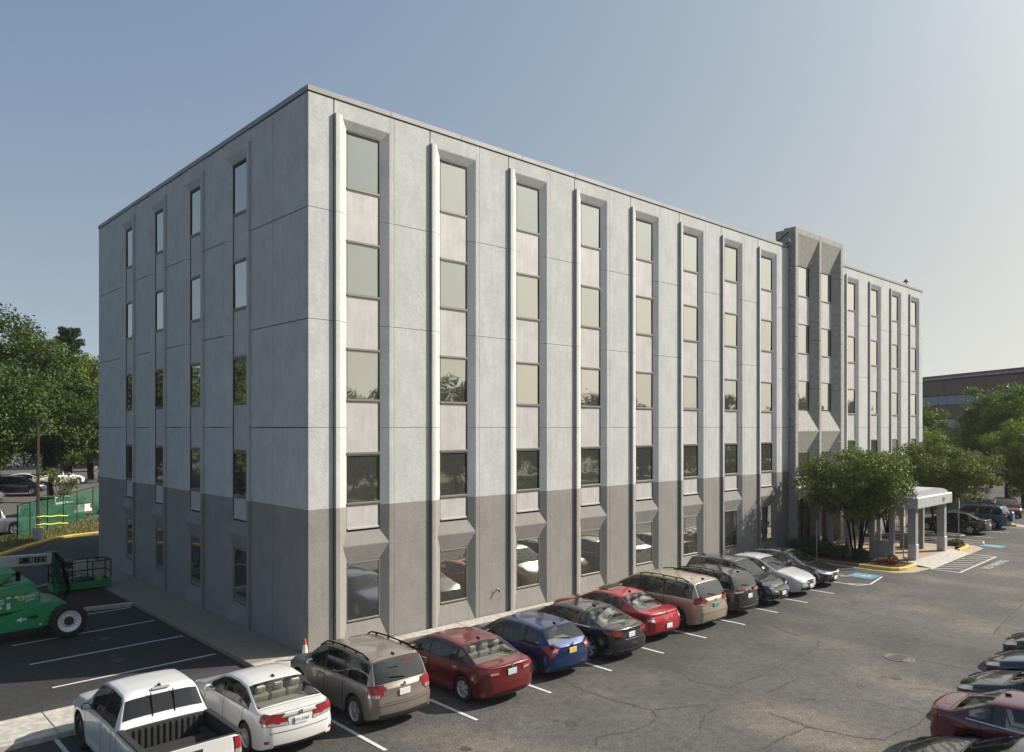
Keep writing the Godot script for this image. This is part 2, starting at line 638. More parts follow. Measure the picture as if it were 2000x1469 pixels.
				for y in [r[0], r[1]]:
					var br := MB.new()
					fbox(br, FRONT, x0 + 0.004, x1 - 0.004, y - 0.03, y + 0.03, -0.3, 0.05, 0.008)
					part("window_bar", br, mats["grey_aluminium"], b)
	# ground floor of the tower: glazed doors in dark frames
	var back := MB.new()
	fbox(back, FRONT, 31.053, 36.687, 18.0, 18.85, -1.0, -0.61)
	part("tower_back", back, con, b)
	for p in [[31.053, 33.717], [34.013, 36.687]]:
		var m := 3
		for i in m:
			var x0: float = p[0] + (p[1] - p[0]) * i / m
			var x1: float = p[0] + (p[1] - p[0]) * (i + 1) / m
			var fr := MB.new()
			fbox(fr, FRONT, x0, x0 + 0.06, 0.13, 2.88, -0.3, -0.2, 0.006)
			fbox(fr, FRONT, x1 - 0.06, x1, 0.13, 2.88, -0.3, -0.2, 0.006)
			fbox(fr, FRONT, x0 + 0.06, x1 - 0.06, 0.13, 0.3, -0.3, -0.2, 0.006)
			fbox(fr, FRONT, x0 + 0.06, x1 - 0.06, 2.3, 2.38, -0.3, -0.2, 0.006)
			fbox(fr, FRONT, x0 + 0.06, x1 - 0.06, 2.8, 2.88, -0.3, -0.2, 0.006)
			var door := part("door", fr, mats["dark_bronze_frame"], b)
			for y in [[0.3, 2.3], [2.38, 2.8]]:
				var pn := MB.new()
				fquad(pn, FRONT, [[x0 + 0.06, y[0], -0.25], [x1 - 0.06, y[0], -0.25], [x1 - 0.06, y[1], -0.25], [x0 + 0.06, y[1], -0.25]])
				part("pane", pn, glass_mat(), door)
			var hn := MB.new()
			hn.tube([Vector3(x1 - 0.14, 0.95, -0.16), Vector3(x1 - 0.14, 1.35, -0.16)], 0.015, 8)
			hn.box(Vector3(x1 - 0.14, 0.97, -0.19), Vector3(0.02, 0.02, 0.06))
			hn.box(Vector3(x1 - 0.14, 1.33, -0.19), Vector3(0.02, 0.02, 0.06))
			part("handle", hn, mat("steel", lin(0.5, 0.5, 0.5), 0.3, 1.0), door)

# ---------------------------------------------------------------- ground
const CRACKS := [
	[[4.44, 6.33], [4.19, 7.73], [4.19, 8.54], [4.30, 9.31], [4.35, 9.84], [4.05, 10.22], [3.57, 10.35], [2.79, 10.26], [2.03, 9.96], [1.60, 10.33]],
	[[4.35, 9.84], [5.16, 10.21], [5.72, 10.53]],
	[[7.23, 7.70], [7.45, 8.37], [7.01, 9.21], [7.19, 10.24], [8.86, 10.32], [11.26, 10.20], [12.81, 10.13], [13.57, 9.85]],
	[[6.36, 11.91], [6.23, 13.04], [6.43, 14.06], [6.75, 14.56], [8.29, 14.75], [10.55, 14.72], [12.27, 14.70], [13.91, 14.52], [13.86, 13.33], [13.89, 12.50]],
	[[6.23, 13.04], [5.21, 12.92], [4.08, 12.91]],
	[[7.59, 11.17], [8.52, 11.20], [9.72, 11.13]],
	[[14.35, 7.57], [13.67, 9.08], [14.90, 9.04], [16.35, 9.13]],
	[[4.16, 11.33], [4.95, 10.96], [5.79, 10.79]],
	[[18.80, 13.60], [21.07, 13.33], [23.73, 13.09], [24.98, 13.05]],
	[[19.33, 7.79], [18.65, 9.49], [18.57, 11.00]],
]

func asphalt_sheet(x0: float, x1: float, z0: float, z1: float, step: float, y: float, tone: Callable) -> MB:
	var mb := MB.new()
	mb.use_col = true
	var nx := int(ceil((x1 - x0) / step))
	var nz := int(ceil((z1 - z0) / step))
	var cs := []
	for i in nx + 1:
		var row := []
		for j in nz + 1:
			row.append(tone.call(x0 + (x1 - x0) * i / nx, z0 + (z1 - z0) * j / nz))
		cs.append(row)
	for i in nx:
		for j in nz:
			var xa := x0 + (x1 - x0) * i / nx
			var xb := x0 + (x1 - x0) * (i + 1) / nx
			var za := z0 + (z1 - z0) * j / nz
			var zb := z0 + (z1 - z0) * (j + 1) / nz
			for t in [[[xa, za, cs[i][j]], [xa, zb, cs[i][j + 1]], [xb, zb, cs[i + 1][j + 1]]], [[xa, za, cs[i][j]], [xb, zb, cs[i + 1][j + 1]], [xb, za, cs[i + 1][j]]]]:
				for k in [0, 2, 1]:
					mb.v.append(Vector3(t[k][0], y, t[k][1]))
					mb.n.append(Vector3.UP)
					mb.c.append(t[k][2])
	return mb

func ribbon(mb: MB, pts: Array, w: float, y: float, rng: RandomNumberGenerator) -> void:
	# a thin uneven strip along a jagged line
	var fine := []
	for i in pts.size() - 1:
		var a := Vector2(pts[i][0], pts[i][1])
		var b := Vector2(pts[i + 1][0], pts[i + 1][1])
		var m := maxi(2, int(a.distance_to(b) / 0.12))
		for k in m:
			var p := a.lerp(b, float(k) / m)
			fine.append(p + Vector2(rng.randf_range(-0.035, 0.035), rng.randf_range(-0.035, 0.035)))
	fine.append(Vector2(pts[-1][0], pts[-1][1]))
	var l := []
	var r := []
	for i in fine.size():
		var d: Vector2 = (fine[mini(i + 1, fine.size() - 1)] - fine[maxi(i - 1, 0)]).normalized().orthogonal()
		var ww := w * rng.randf_range(0.25, 1.0) * (0.3 if i == 0 or i == fine.size() - 1 else 1.0)
		l.append(fine[i] + d * ww)
		r.append(fine[i] - d * ww)
	for i in fine.size() - 1:
		var q := [Vector3(l[i].x, y, l[i].y), Vector3(r[i].x, y, r[i].y), Vector3(r[i + 1].x, y, r[i + 1].y), Vector3(l[i + 1].x, y, l[i + 1].y)]
		if (q[1] - q[0]).cross(q[2] - q[0]).y < 0:
			q.reverse()
		mb.quad(q[0], q[1], q[2], q[3])

func strip_line(called: String, a: Vector2, b: Vector2, w: float, m: Material, y := 0.012) -> void:
	var d := (b - a).normalized().orthogonal() * w * 0.5
	var mb := MB.new()
	mb.sheet([a + d, b + d, b - d, a - d], y)
	struct(called, mb, m)

func kerb(called: String, pts: Array, w: float, h: float, m: Material, closed := false) -> void:
	# pts: Vector2(x, z) along the road side; the kerb lies to the left of the way
	var mb := MB.new()
	var k := pts.size()
	var inner := []
	for i in k:
		var d0: Vector2 = (pts[i] - pts[maxi(i - 1, 0)]).normalized() if i > 0 else (pts[1] - pts[0]).normalized()
		var d1: Vector2 = (pts[mini(i + 1, k - 1)] - pts[i]).normalized() if i < k - 1 else d0
		var nn := (d0 + d1).normalized().orthogonal()
		inner.append(pts[i] + nn * w)
	for i in k - 1:
		var a: Vector2 = pts[i]
		var b: Vector2 = pts[i + 1]
		var c: Vector2 = inner[i]
		var e: Vector2 = inner[i + 1]
		var f := (a - c).normalized() * 0.03
		var g := (b - e).normalized() * 0.03
		var faces := [
			[Vector3(a.x, 0, a.y), Vector3(b.x, 0, b.y), Vector3(b.x, h - 0.03, b.y), Vector3(a.x, h - 0.03, a.y)],
			[Vector3(a.x, h - 0.03, a.y), Vector3(b.x, h - 0.03, b.y), Vector3(b.x - g.x, h, b.y - g.y), Vector3(a.x - f.x, h, a.y - f.y)],
			[Vector3(a.x - f.x, h, a.y - f.y), Vector3(b.x - g.x, h, b.y - g.y), Vector3(e.x, h, e.y), Vector3(c.x, h, c.y)],
			[Vector3(c.x, h, c.y), Vector3(e.x, h, e.y), Vector3(e.x, 0, e.y), Vector3(c.x, 0, c.y)],
		]
		for q in faces:
			mb.quad(q[0], q[1], q[2], q[3])
	for e in [0, k - 1]:
		var a: Vector2 = pts[e]
		var c: Vector2 = inner[e]
		mb.quad(Vector3(a.x, 0, a.y), Vector3(a.x, h, a.y), Vector3(c.x, h, c.y), Vector3(c.x, 0, c.y))
	struct(called, mb, m)

func arc(c: Vector2, r: float, from: float, to: float, n := 8) -> Array:
	var p := []
	for i in n + 1:
		var a := deg_to_rad(lerpf(from, to, float(i) / n))
		p.append(c + Vector2(cos(a), sin(a)) * r)
	return p

func build_ground() -> void:
	var grass := surface("dry_grass_ground", Color(0.085, 0.09, 0.035), tone_tex("grass_tone", [[51, 0.01, 4, 0.5], [52, 0.2, 3, 0.5]], 512, 0.3), 0.25, bump_tex("grass_bump", 53, 0.25, 256, 3, 9.0), 1.0)
	var g := MB.new()
	g.sheet([Vector2(-700, -700), Vector2(700, -700), Vector2(700, 700), Vector2(-700, 700)], -0.01)
	struct("ground", g, grass)
	# asphalt of the car parks and drives
	var asp := surface("asphalt", Color(1, 1, 1), tone_tex("asphalt_tone", [[61, 0.10, 3, 0.42], [62, 0.02, 3, 0.20], [64, 0.3, 1, 0.15]], 512, 0.24), 0.27, bump_tex("asphalt_bump", 63, 0.4, 512, 2, 6.0), 0.5)
	asp.vertex_color_use_as_albedo = true
	asp.albedo_color = Color(1, 1, 1)
	var nz := FastNoiseLite.new()
	nz.seed = 71
	nz.frequency = 0.09
	nz.fractal_octaves = 5
	var nf := FastNoiseLite.new()
	nf.seed = 72
	nf.frequency = 0.35
	nf.fractal_octaves = 3
	var grey := func(x: float, z: float) -> Color:
		var k := nz.get_noise_2d(x, z) * 0.75 + nf.get_noise_2d(x, z) * 0.40
		var stall := 1.0 - smoothstep(6.3, 8.6, z + nf.get_noise_2d(x * 2.0, z * 2.0) * 1.2)
		var t := 0.128 * (1.0 + k * 0.65)
		t = lerpf(t, 0.098 * (1.0 + k * 0.5), stall)
		var sand := clampf(nz.get_noise_2d(x * 2.4 + 90, z * 1.5) * 2.4 - 0.12, 0.0, 1.0) * (1.0 - stall)
		return Color(t * (1.02 + 0.62 * sand), t * (0.94 + 0.50 * sand), t * (0.88 + 0.28 * sand))
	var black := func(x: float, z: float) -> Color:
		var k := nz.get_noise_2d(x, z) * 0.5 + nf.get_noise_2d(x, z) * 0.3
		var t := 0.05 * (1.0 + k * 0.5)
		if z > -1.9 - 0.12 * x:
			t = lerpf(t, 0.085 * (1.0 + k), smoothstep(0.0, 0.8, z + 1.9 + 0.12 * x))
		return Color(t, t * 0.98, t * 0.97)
	struct("parking_lot", asphalt_sheet(-24, 64, -0.2, 36, 0.4, 0.0, grey), asp)
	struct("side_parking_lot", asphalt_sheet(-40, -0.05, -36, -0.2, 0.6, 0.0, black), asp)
	struct("road", asphalt_sheet(64, 160, -30, 60, 3.0, 0.0, grey), asp)
	struct("road", asphalt_sheet(52.5, 64, -30, -0.2, 1.0, 0.0, grey), asp)
	struct("road", asphalt_sheet(-90, -24, -0.2, 36, 3.0, 0.0, grey), asp)
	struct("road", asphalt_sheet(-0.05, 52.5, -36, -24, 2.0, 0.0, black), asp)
	# cracks in the asphalt
	var rng := RandomNumberGenerator.new()
	rng.seed = 8
	var crack := mat("crack_dirt", lin(0.045, 0.038, 0.032), 0.95)
	for c in CRACKS:
		var mb := MB.new()
		ribbon(mb, c, 0.036, 0.004, rng)
		struct("asphalt_crack", mb, crack)
	for i in 6:
		var mb := MB.new()
		var p := Vector2(rng.randf_range(4, 26), rng.randf_range(8, 14.4))
		var pts := [[p.x, p.y]]
		var a := rng.randf_range(0, TAU)
		for k in 5:
			a += rng.randf_range(-0.6, 0.6)
			p += Vector2(cos(a), sin(a)) * rng.randf_range(0.3, 0.8)
			pts.append([p.x, p.y])
		ribbon(mb, pts, 0.014, 0.004, rng)
		struct("asphalt_crack", mb, crack)
	# oil spots and patched spots
	var oil := mat("oil_stain", lin(0.04, 0.037, 0.035), 0.6)
	for q in [[6.2, 8.9, 0.16], [9.0, 7.9, 0.22], [9.2, 8.2, 0.10], [11.9, 8.6, 0.14], [14.4, 8.0, 0.2], [17.0, 9.6, 0.12], [2.2, 9.0, 0.18], [-0.6, 8.4, 0.15], [8.1, 12.2, 0.13], [11.5, 13.1, 0.17], [20.2, 8.3, 0.2], [-4.3, -4.0, 0.25], [-3.9, -6.9, 0.2], [-4.6, -1.3, 0.16], [16.4, 12.0, 0.11], [23.0, 9.2, 0.16]]:
		for e in 3:
			var mb := MB.new()
			var r: float = q[2] * [1.0, 0.45, 0.3][e]
			var c: Vector2 = Vector2(q[0], q[1]) + (Vector2.ZERO if e == 0 else Vector2(rng.randf_range(-1, 1), rng.randf_range(-1, 1)).normalized() * q[2] * 2.1)
			var pts := []
			for k in 14:
				pts.append(c + Vector2(cos(TAU * k / 14), sin(TAU * k / 14)) * r * rng.randf_range(0.6, 1.15))
			mb.sheet(pts, 0.0045)
			struct("oil_stain", mb, oil)
	# painted stall lines
	var line := surface("worn_white_paint", Color(0.52, 0.51, 0.49), tone_tex("paint_tone", [[81, 0.06, 3, 0.30], [82, 0.3, 2, 0.25]], 256, 0.2), 0.9, null, 0.0, 0.8)
	for l in [[-7.2, 7.3], [-4.58, 7.28], [-1.97, 7.25], [0.66, 7.3], [3.37, 7.2], [6.03, 7.11], [8.6, 7.12], [11.13, 7.06], [13.68, 7.04], [16.27, 6.96], [18.73, 6.96], [21.22, 6.93], [23.72, 6.9]]:
		strip_line("parking_line", Vector2(l[0], 1.0), Vector2(l[0], l[1]), 0.1, line)
	for l in [[-8.3, -8.02], [-5.42, -5.3], [-2.55, -2.48], [-11.1, -10.9]]:
		strip_line("parking_line", Vector2(-1.86, l[0]), Vector2(-6.42, l[1]), 0.1, line)
	for i in 9:
		strip_line("parking_line", Vector2(4.05 + 2.62 * i, 15.4), Vector2(4.05 + 2.62 * i, 19.6), 0.1, line)
	for x in [41.4, 45.3, 48.9, 52.2]:
		strip_line("parking_line", Vector2(x, 1.0), Vector2(x, 6.6), 0.1, line)
	# accessible stalls: painted pad with the wheelchair sign, and lines of the aisle
	var blue := surface("worn_blue_paint", Color(0.07, 0.21, 0.30), mats["worn_white_paint"].albedo_texture, 0.9)
	for p in [[26.2, 6.15], [41.4, 7.6]]:
		var mb := MB.new()
		mb.sheet([Vector2(p[0] - 0.62, p[1] - 0.6), Vector2(p[0] + 0.62, p[1] - 0.6), Vector2(p[0] + 0.62, p[1] + 0.6), Vector2(p[0] - 0.62, p[1] + 0.6)], 0.012)
		var pad := struct("blue_pavement_marking", mb, blue)
		var sg := MB.new()
		var ring := arc(Vector2(p[0], p[1] + 0.08), 0.24, -40, 220, 14)
		var inn := arc(Vector2(p[0], p[1] + 0.08), 0.18, -40, 220, 14)
		inn.reverse()
		sg.sheet(ring + inn, 0.016)
		sg.sheet(arc(Vector2(p[0] - 0.02, p[1] - 0.38), 0.075, 0, 330, 10), 0.016)
		sg.sheet([Vector2(p[0] - 0.06, p[1] - 0.28), Vector2(p[0] + 0.03, p[1] - 0.28), Vector2(p[0] + 0.05, p[1] + 0.02), Vector2(p[0] - 0.04, p[1] + 0.02)], 0.017)
		sg.sheet([Vector2(p[0] + 0.05, p[1] - 0.05), Vector2(p[0] + 0.22, p[1] - 0.05), Vector2(p[0] + 0.32, p[1] + 0.27), Vector2(p[0] + 0.25, p[1] + 0.27), Vector2(p[0] + 0.17, p[1] + 0.03), Vector2(p[0] + 0.05, p[1] + 0.03)], 0.0175)
		part("wheelchair_sign", sg, line, pad)
	for s in [[24.35, 7.2, 26.6, 6.85], [24.35, 7.2, 23.72, 6.4], [23.72, 6.9, 24.35, 7.2], [24.0, 4.2, 25.6, 5.7], [25.6, 5.5, 25.6, 1.2],
			[42.2, 6.9, 43.2, 6.6], [43.2, 6.6, 43.0, 4.4], [42.2, 6.9, 42.2, 2.0]]:
		strip_line("aisle_line", Vector2(s[0], s[1]), Vector2(s[2], s[3]), 0.09, line, 0.0125)
	# hatched box before the entrance
	var hp := [Vector2(30.5, 7.75), Vector2(30.5, 9.05), Vector2(37.1, 8.9), Vector2(37.1, 7.55)]
	for i in 4:
		strip_line("hatch_line", hp[i], hp[(i + 1) % 4], 0.1, line, 0.0125)
	for i in 7:
		var x := 31.2 + 0.84 * i
		strip_line("hatch_line", Vector2(x - 0.35, 7.8), Vector2(x + 0.45, 8.88), 0.1, line, 0.017)
	var np := TextMesh.new()
	np.text = "NO PARKING"
	np.font_size = 32
	np.pixel_size = 0.018
	np.depth = 0.004
	var no := struct("painted_lettering", np, line)
	no.transform = Transform3D(Basis(Vector3.RIGHT, -PI / 2), Vector3(34.4, 0.012, 9.55))
	# pavement concrete
	var conc := surface("pavement_concrete", Color(0.40, 0.375, 0.33), tone_tex("pavement_tone", [[91, 0.02, 4, 0.22], [92, 0.25, 2, 0.16]], 512, 0.14), 0.35, bump_tex("asphalt_bump", 63, 0.4), 0.3)
	var aggr := surface("exposed_aggregate", Color(0.26, 0.215, 0.165), tone_tex("aggr_tone", [[93, 0.35, 2, 0.55], [94, 0.02, 3, 0.12]], 512, 0.3), 0.5, bump_tex("asphalt_bump", 63, 0.4), 0.7)
	var yellow := surface("yellow_kerb_paint", Color(0.60, 0.40, 0.05), tone_tex("paint_tone", [], 256), 0.7, null, 0.0, 0.7)
	# side pavement, in slabs
	for i in 12:
		var mb := MB.new()
		mb.box(Vector3(-0.86, 0.075, -0.35 - 1.98 * (i + 0.5)), Vector3(1.66, 0.15, 1.965), 0.012)
		struct("pavement_slab", mb, aggr)
	# front pavement with a kerb face
	for i in 12:
		var x0 := -1.69 + 2.5 * i
		var mb := MB.new()
		mb.box(Vector3(x0 + 1.25, 0.075, 0.42), Vector3(2.487, 0.15, 0.7), 0.014)
		struct("pavement_slab", mb, conc)
	var corner := MB.new()
	corner.box(Vector3(-0.86, 0.075, -0.14), Vector3(1.66, 0.148, 0.405), 0.012)
	struct("pavement_slab", corner, conc)
	# island walk at the lower left, between the two car parks
	for i in 9:
		var mb := MB.new()
		mb.box(Vector3(-4.1 - 1.52 * (i + 0.5), 0.075, 0.80), Vector3(1.505, 0.15, 1.55), 0.014)
		struct("pavement_slab", mb, conc)
		var kb := MB.new()
		kb.box(Vector3(-4.1 - 1.52 * (i + 0.5), 0.076, -0.08), Vector3(1.515, 0.156, 0.17), 0.02)
		struct("kerb", kb, conc)
	# mulch bed under the lift's basket
	var mulch := surface("mulch", Color(0.045, 0.026, 0.018), tone_tex("mulch_tone", [[95, 0.3, 3, 0.9]], 256, 0.5), 0.8, bump_tex("grass_bump", 53, 0.25), 1.5)
	var mu := MB.new()
	mu.prism([Vector2(-1.78, -11.4), Vector2(-4.2, -11.8), Vector2(-5.2, -13.2), Vector2(-5.4, -15.6), Vector2(-4.2, -17.3), Vector2(-1.78, -19.0)], 0.0, 0.11)
	struct("mulch_bed", mu, mulch)
	var kp := [Vector2(-1.72, -11.32), Vector2(-3.6, -11.6), Vector2(-4.7, -12.1), Vector2(-5.4, -13.3), Vector2(-5.55, -15.4), Vector2(-5.0, -16.8), Vector2(-3.9, -17.6), Vector2(-1.72, -19.2)]
	kp.reverse()
	kerb("kerb", kp, 0.16, 0.15, conc)
	# yellow kerb of the drive behind, and the grass bank beyond it
	var yk := [Vector2(-12, -14), Vector2(-9, -19.5), Vector2(-6.0, -24.8), Vector2(-3.39, -28.85), Vector2(-1.34, -31.9), Vector2(0.22, -33.9), Vector2(1.6, -34.8), Vector2(3.25, -35.2), Vector2(8, -35.6), Vector2(20, -35.8), Vector2(50, -35.9)]
	kerb("yellow_kerb", yk, 0.28, 0.15, yellow)
	var bank := MB.new()
	var outer := [Vector2(50, -48.0), Vector2(4.5, -48), Vector2(-2.2, -37.2), Vector2(-7.5, -30.4), Vector2(-15, -20), Vector2(-18, -14)]
	bank.prism(yk + outer, 0.0, 0.12)
	struct("grass_bank", bank, grass)
	# far car park behind the fence, a little higher
	var fl := MB.new()
	var rows := [[-34.0, 0.02], [-45.0, 0.06], [-54.0, 1.0], [-62.0, 1.4], [-140.0, 2.6]]
	for i in rows.size() - 1:
		fl.quad(Vector3(-40, rows[i][1], rows[i][0] - 2.0), Vector3(60, rows[i][1], rows[i][0] - 2.0), Vector3(60, rows[i + 1][1], rows[i + 1][0] - 2.0), Vector3(-40, rows[i + 1][1], rows[i + 1][0] - 2.0))
	fl.quad(Vector3(-60, -0.5, -142), Vector3(60, -0.5, -142), Vector3(60, 2.6, -142), Vector3(-60, 2.6, -142))
	struct("far_parking_lot", fl, surface("pale_asphalt", Color(0.085, 0.082, 0.078), asp.albedo_texture, 0.35))
	# manhole
	var mh := MB.new()
	mh.lathe([Vector2(0.0, 0.016), Vector2(0.30, 0.016), Vector2(0.31, 0.010), Vector2(0.35, 0.010), Vector2(0.36, 0.016), Vector2(0.44, 0.016), Vector2(0.45, 0.0)], 28, Transform3D(Basis(Vector3.RIGHT, 0), Vector3(13.6, 0, 12.4)))
	for i in 5:
		mh.box(Vector3(13.36 + 0.12 * i, 0.019, 12.4), Vector3(0.05, 0.008, 0.36))
	var mo := thing("manhole_cover", "round cast iron manhole cover flush in the cracked asphalt aisle", "manhole cover")
	part("lid", mh, mat("cast_iron", lin(0.12, 0.11, 0.10), 0.6, 0.5), mo)

# ---------------------------------------------------------------- vehicles
# A car is drawn with its nose towards -z. u is the distance from the nose, along the car.
func lst(l: Array, u: float) -> float:
	if u <= l[0][0]:
		return l[0][1]
	for i in l.size() - 1:
		if u <= l[i + 1][0]:
			return lerpf(l[i][1], l[i + 1][1], (u - l[i][0]) / maxf(l[i + 1][0] - l[i][0], 1e-6))
	return l[-1][1]

func soft(l: Array, u: float, d: float) -> float:
	return (lst(l, u - d) + 2.0 * lst(l, u - d * 0.5) + 2.0 * lst(l, u) + 2.0 * lst(l, u + d * 0.5) + lst(l, u + d)) / 8.0

func car_half(s: Dictionary, u: float) -> float:
	var w: float = s.W * 0.5
	var a := clampf((1.0 - u) / 1.0, 0.0, 1.0)
	var b := clampf((u - (s.L - 0.9)) / 0.9, 0.0, 1.0)
	return w * (1.0 - s.get("taper_n", 0.07) * a * a - 0.13 * exp(-u / 0.10) - s.get("taper_t", 0.05) * b * b - 0.085 * exp(-(s.L - u) / 0.09))

func car_ring(s: Dictionary, u: float) -> Array:
	var w := car_half(s, u)
	var top := soft(s.top, u, 0.07)
	var belt := minf(soft(s.belt, u, 0.12), top - 0.025)
	var yb: float = s.clear + 0.06 * exp(-u / 0.25) + 0.10 * exp(-(s.L - u) / 0.3)
	for uw in s.wheels:
		var r: float = s.R + 0.055
		var d := absf(u - uw)
		if d < r:
			yb = maxf(yb, s.R + sqrt(r * r - d * d))
	yb = minf(yb, belt - 0.12)
	var mid := maxf(lerpf(yb, belt, 0.5), minf(yb + 0.05, belt - 0.10))
	var gap := top - belt
	var rail := maxf(belt + 0.012, top - minf(0.055, gap * 0.5))
	var wg := 0.945 * w - 0.012
	var wr := maxf(wg - 0.02 - s.get("tumble", 0.34) * (rail - belt), w * 0.4)
	var rise := rail - belt
	return [
		Vector2(0.0, yb + 0.02), Vector2(0.80 * w, yb + 0.01), Vector2(0.972 * w, yb), Vector2(0.992 * w, yb + 0.03), Vector2(1.0 * w, mid - 0.03),
		Vector2(0.984 * w, maxf(belt - 0.19, mid + 0.01)), Vector2(0.978 * w, belt - 0.055), Vector2(0.945 * w, belt), Vector2(wg, belt + minf(0.018, rise * 0.3)),
		Vector2(lerpf(wg, wr, 0.48) + 0.012 * minf(rise * 3.0, 1.0), belt + rise * 0.5), Vector2(wr + 0.012, rail - minf(0.03, rise * 0.2)), Vector2(wr - 0.03, rail + (top - rail) * 0.42),
		Vector2(wr * 0.72, top - (top - rail) * 0.22), Vector2(wr * 0.38, top - (top - rail) * 0.05), Vector2(0.0, top)]

func car_pos(s: Dictionary, x: float, y: float, u: float) -> Vector3:
	var wn := clampf(1.0 - u / 0.7, 0.0, 1.0)
	var wt := clampf(1.0 - (s.L - u) / 0.6, 0.0, 1.0)
	wn *= wn
	wt *= wt
	var k: float = x / (s.W * 0.5)
	var uu: float = u + wn * (lst(s.en, y) + s.get("bow_n", 0.20) * k * k) - wt * (lst(s.et, y) + s.get("bow_t", 0.14) * k * k)
	return Vector3(x, y, uu - s.L * 0.5)

# half width of the flank at a height
func car_side(s: Dictionary, u: float, y: float) -> float:
	var r := car_ring(s, u)
	for j in range(2, 11):
		if y <= r[j + 1].y or j == 10:
			return lerpf(r[j].x, r[j + 1].x, clampf((y - r[j].y) / maxf(r[j + 1].y - r[j].y, 1e-5), 0.0, 1.0))
	return r[7].x

# a grid of points with smooth normals; pick(i, j) says which builder takes the face, or null
func grid(p: Array, pick: Callable, off := 0.0, bias := []) -> void:
	var m := p.size()
	var k: int = p[0].size()
	var nn := []
	for i in m:
		var row := []
		for j in k:
			var du: Vector3 = p[mini(i + 1, m - 1)][j] - p[maxi(i - 1, 0)][j]
			var dj: Vector3 = p[i][mini(j + 1, k - 1)] - p[i][maxi(j - 1, 0)]
			var nv := dj.cross(du).normalized()
			if bias.size() == 2 and (i == 0 or i == m - 1):
				nv = (nv + bias[0 if i == 0 else 1]).normalized()
			row.append(nv)
		nn.append(row)
	for i in m - 1:
		for j in k - 1:
			var mb = pick.call(i, j)
			if mb == null:
				continue
			var q := [p[i][j] + nn[i][j] * off, p[i][j + 1] + nn[i][j + 1] * off, p[i + 1][j + 1] + nn[i + 1][j + 1] * off, p[i + 1][j] + nn[i + 1][j] * off]
			mb.tri_n(q[0], q[1], q[2], nn[i][j], nn[i][j + 1], nn[i + 1][j + 1])
			mb.tri_n(q[0], q[2], q[3], nn[i][j], nn[i + 1][j + 1], nn[i + 1][j])

# a lens or a panel that wraps from the flank round to the nose or tail: dist runs from -side_len to cap_len
func wrap_lens(s: Dictionary, sx: float, tail: bool, from: float, to: float, lo: Callable, hi: Callable, off := 0.012, nq := 12, ny := 4) -> MB:
	var mb := MB.new()
	var p := []
	for i in nq + 1:
		var d := lerpf(from, to, float(i) / nq)
		var row := []
		for j in ny + 1:
			var y := lerpf(lo.call(d), hi.call(d), float(j) / ny)
			var u: float
			var x: float
			if d < 0:
				u = s.L + d if tail else -d
				x = car_side(s, u, y)
			else:
				u = s.L if tail else 0.0
				x = car_side(s, u, y) - d
			row.append(car_pos(s, x * sx, y, u))
		p.append(row)
	var flip := (sx > 0) != tail
	if flip:
		p.reverse()
	grid(p, func(_i, _j): return mb, off)
	return mb

func wheel_meshes(spokes: int) -> Array:
	var key := "wheel%d" % spokes
	if mats.has(key):
		return mats[key]
	# unit wheel: radius 1, axle along x, outer face at +x
	var turn := Transform3D(Basis(Vector3.BACK, -PI / 2), Vector3.ZERO)
	var ty := MB.new()
	ty.lathe([Vector2(0.66, -0.30), Vector2(0.72, -0.32), Vector2(0.90, -0.31), Vector2(0.975, -0.26), Vector2(1.0, -0.16), Vector2(1.0, 0.16), Vector2(0.975, 0.26), Vector2(0.90, 0.31), Vector2(0.72, 0.32), Vector2(0.66, 0.30)], 28, turn, false)
	var rim := MB.new()
	rim.lathe([Vector2(0.60, -0.2), Vector2(0.60, 0.16), Vector2(0.64, 0.27), Vector2(0.69, 0.30), Vector2(0.70, 0.26)], 28, turn, true)
	rim.lathe([Vector2(0.18, 0.12), Vector2(0.17, 0.25), Vector2(0.12, 0.28), Vector2(0.0, 0.285)], 14, turn, true)
	for k in spokes:
		var a := TAU * k / spokes
		var w := 0.5 / spokes if spokes > 6 else 0.085
		for s in ([-1.0, 1.0] if spokes <= 6 else [0.0]):
			var aa: float = a + s * 0.17
			var d := Vector3(0, cos(a), sin(a))
			var e := Vector3(0, cos(aa), sin(aa))
			var t := Vector3(0, -sin(a), cos(a)) * w
			var i0 := d * 0.13
			var i1 := e * 0.64
			var f0 := Vector3(0.26, 0, 0)
			var f1 := Vector3(0.23, 0, 0)
			var g0 := Vector3(0.12, 0, 0)
			rim.quad(i0 - t + f0, i1 - t + f1, i1 + t + f1, i0 + t + f0)
			rim.quad(i0 - t + g0, i1 - t + g0, i1 - t + f1, i0 - t + f0)
			rim.quad(i0 + t + f0, i1 + t + f1, i1 + t + g0, i0 + t + g0)
	var hub := MB.new()
	hub.lathe([Vector2(0.61, 0.05), Vector2(0.0, 0.05)], 20, turn)
	hub.lathe([Vector2(0.45, 0.10), Vector2(0.44, 0.12), Vector2(0.2, 0.12)], 20, turn)
	var out := [ty.mesh(), rim.mesh(), hub.mesh()]
	mats[key] = out
	return out

func add_wheel(root: Node3D, at: Vector3, r: float, sx: float, spokes: int, rimmat: Material) -> void:
	var w := Node3D.new()
	w.name = "wheel"
	root.add_child(w, true)
	w.position = at
	w.scale = Vector3(r * 1.0, r, r)
	if sx < 0:
		w.rotation.y = PI
	var m := wheel_meshes(spokes)
	part("tyre", m[0], mat("tyre_rubber", lin(0.018, 0.018, 0.018), 0.85), w)
	part("rim", m[1], rimmat, w)
	part("brake_disc", m[2], mat("brake_dark", lin(0.03, 0.03, 0.03), 0.7), w)

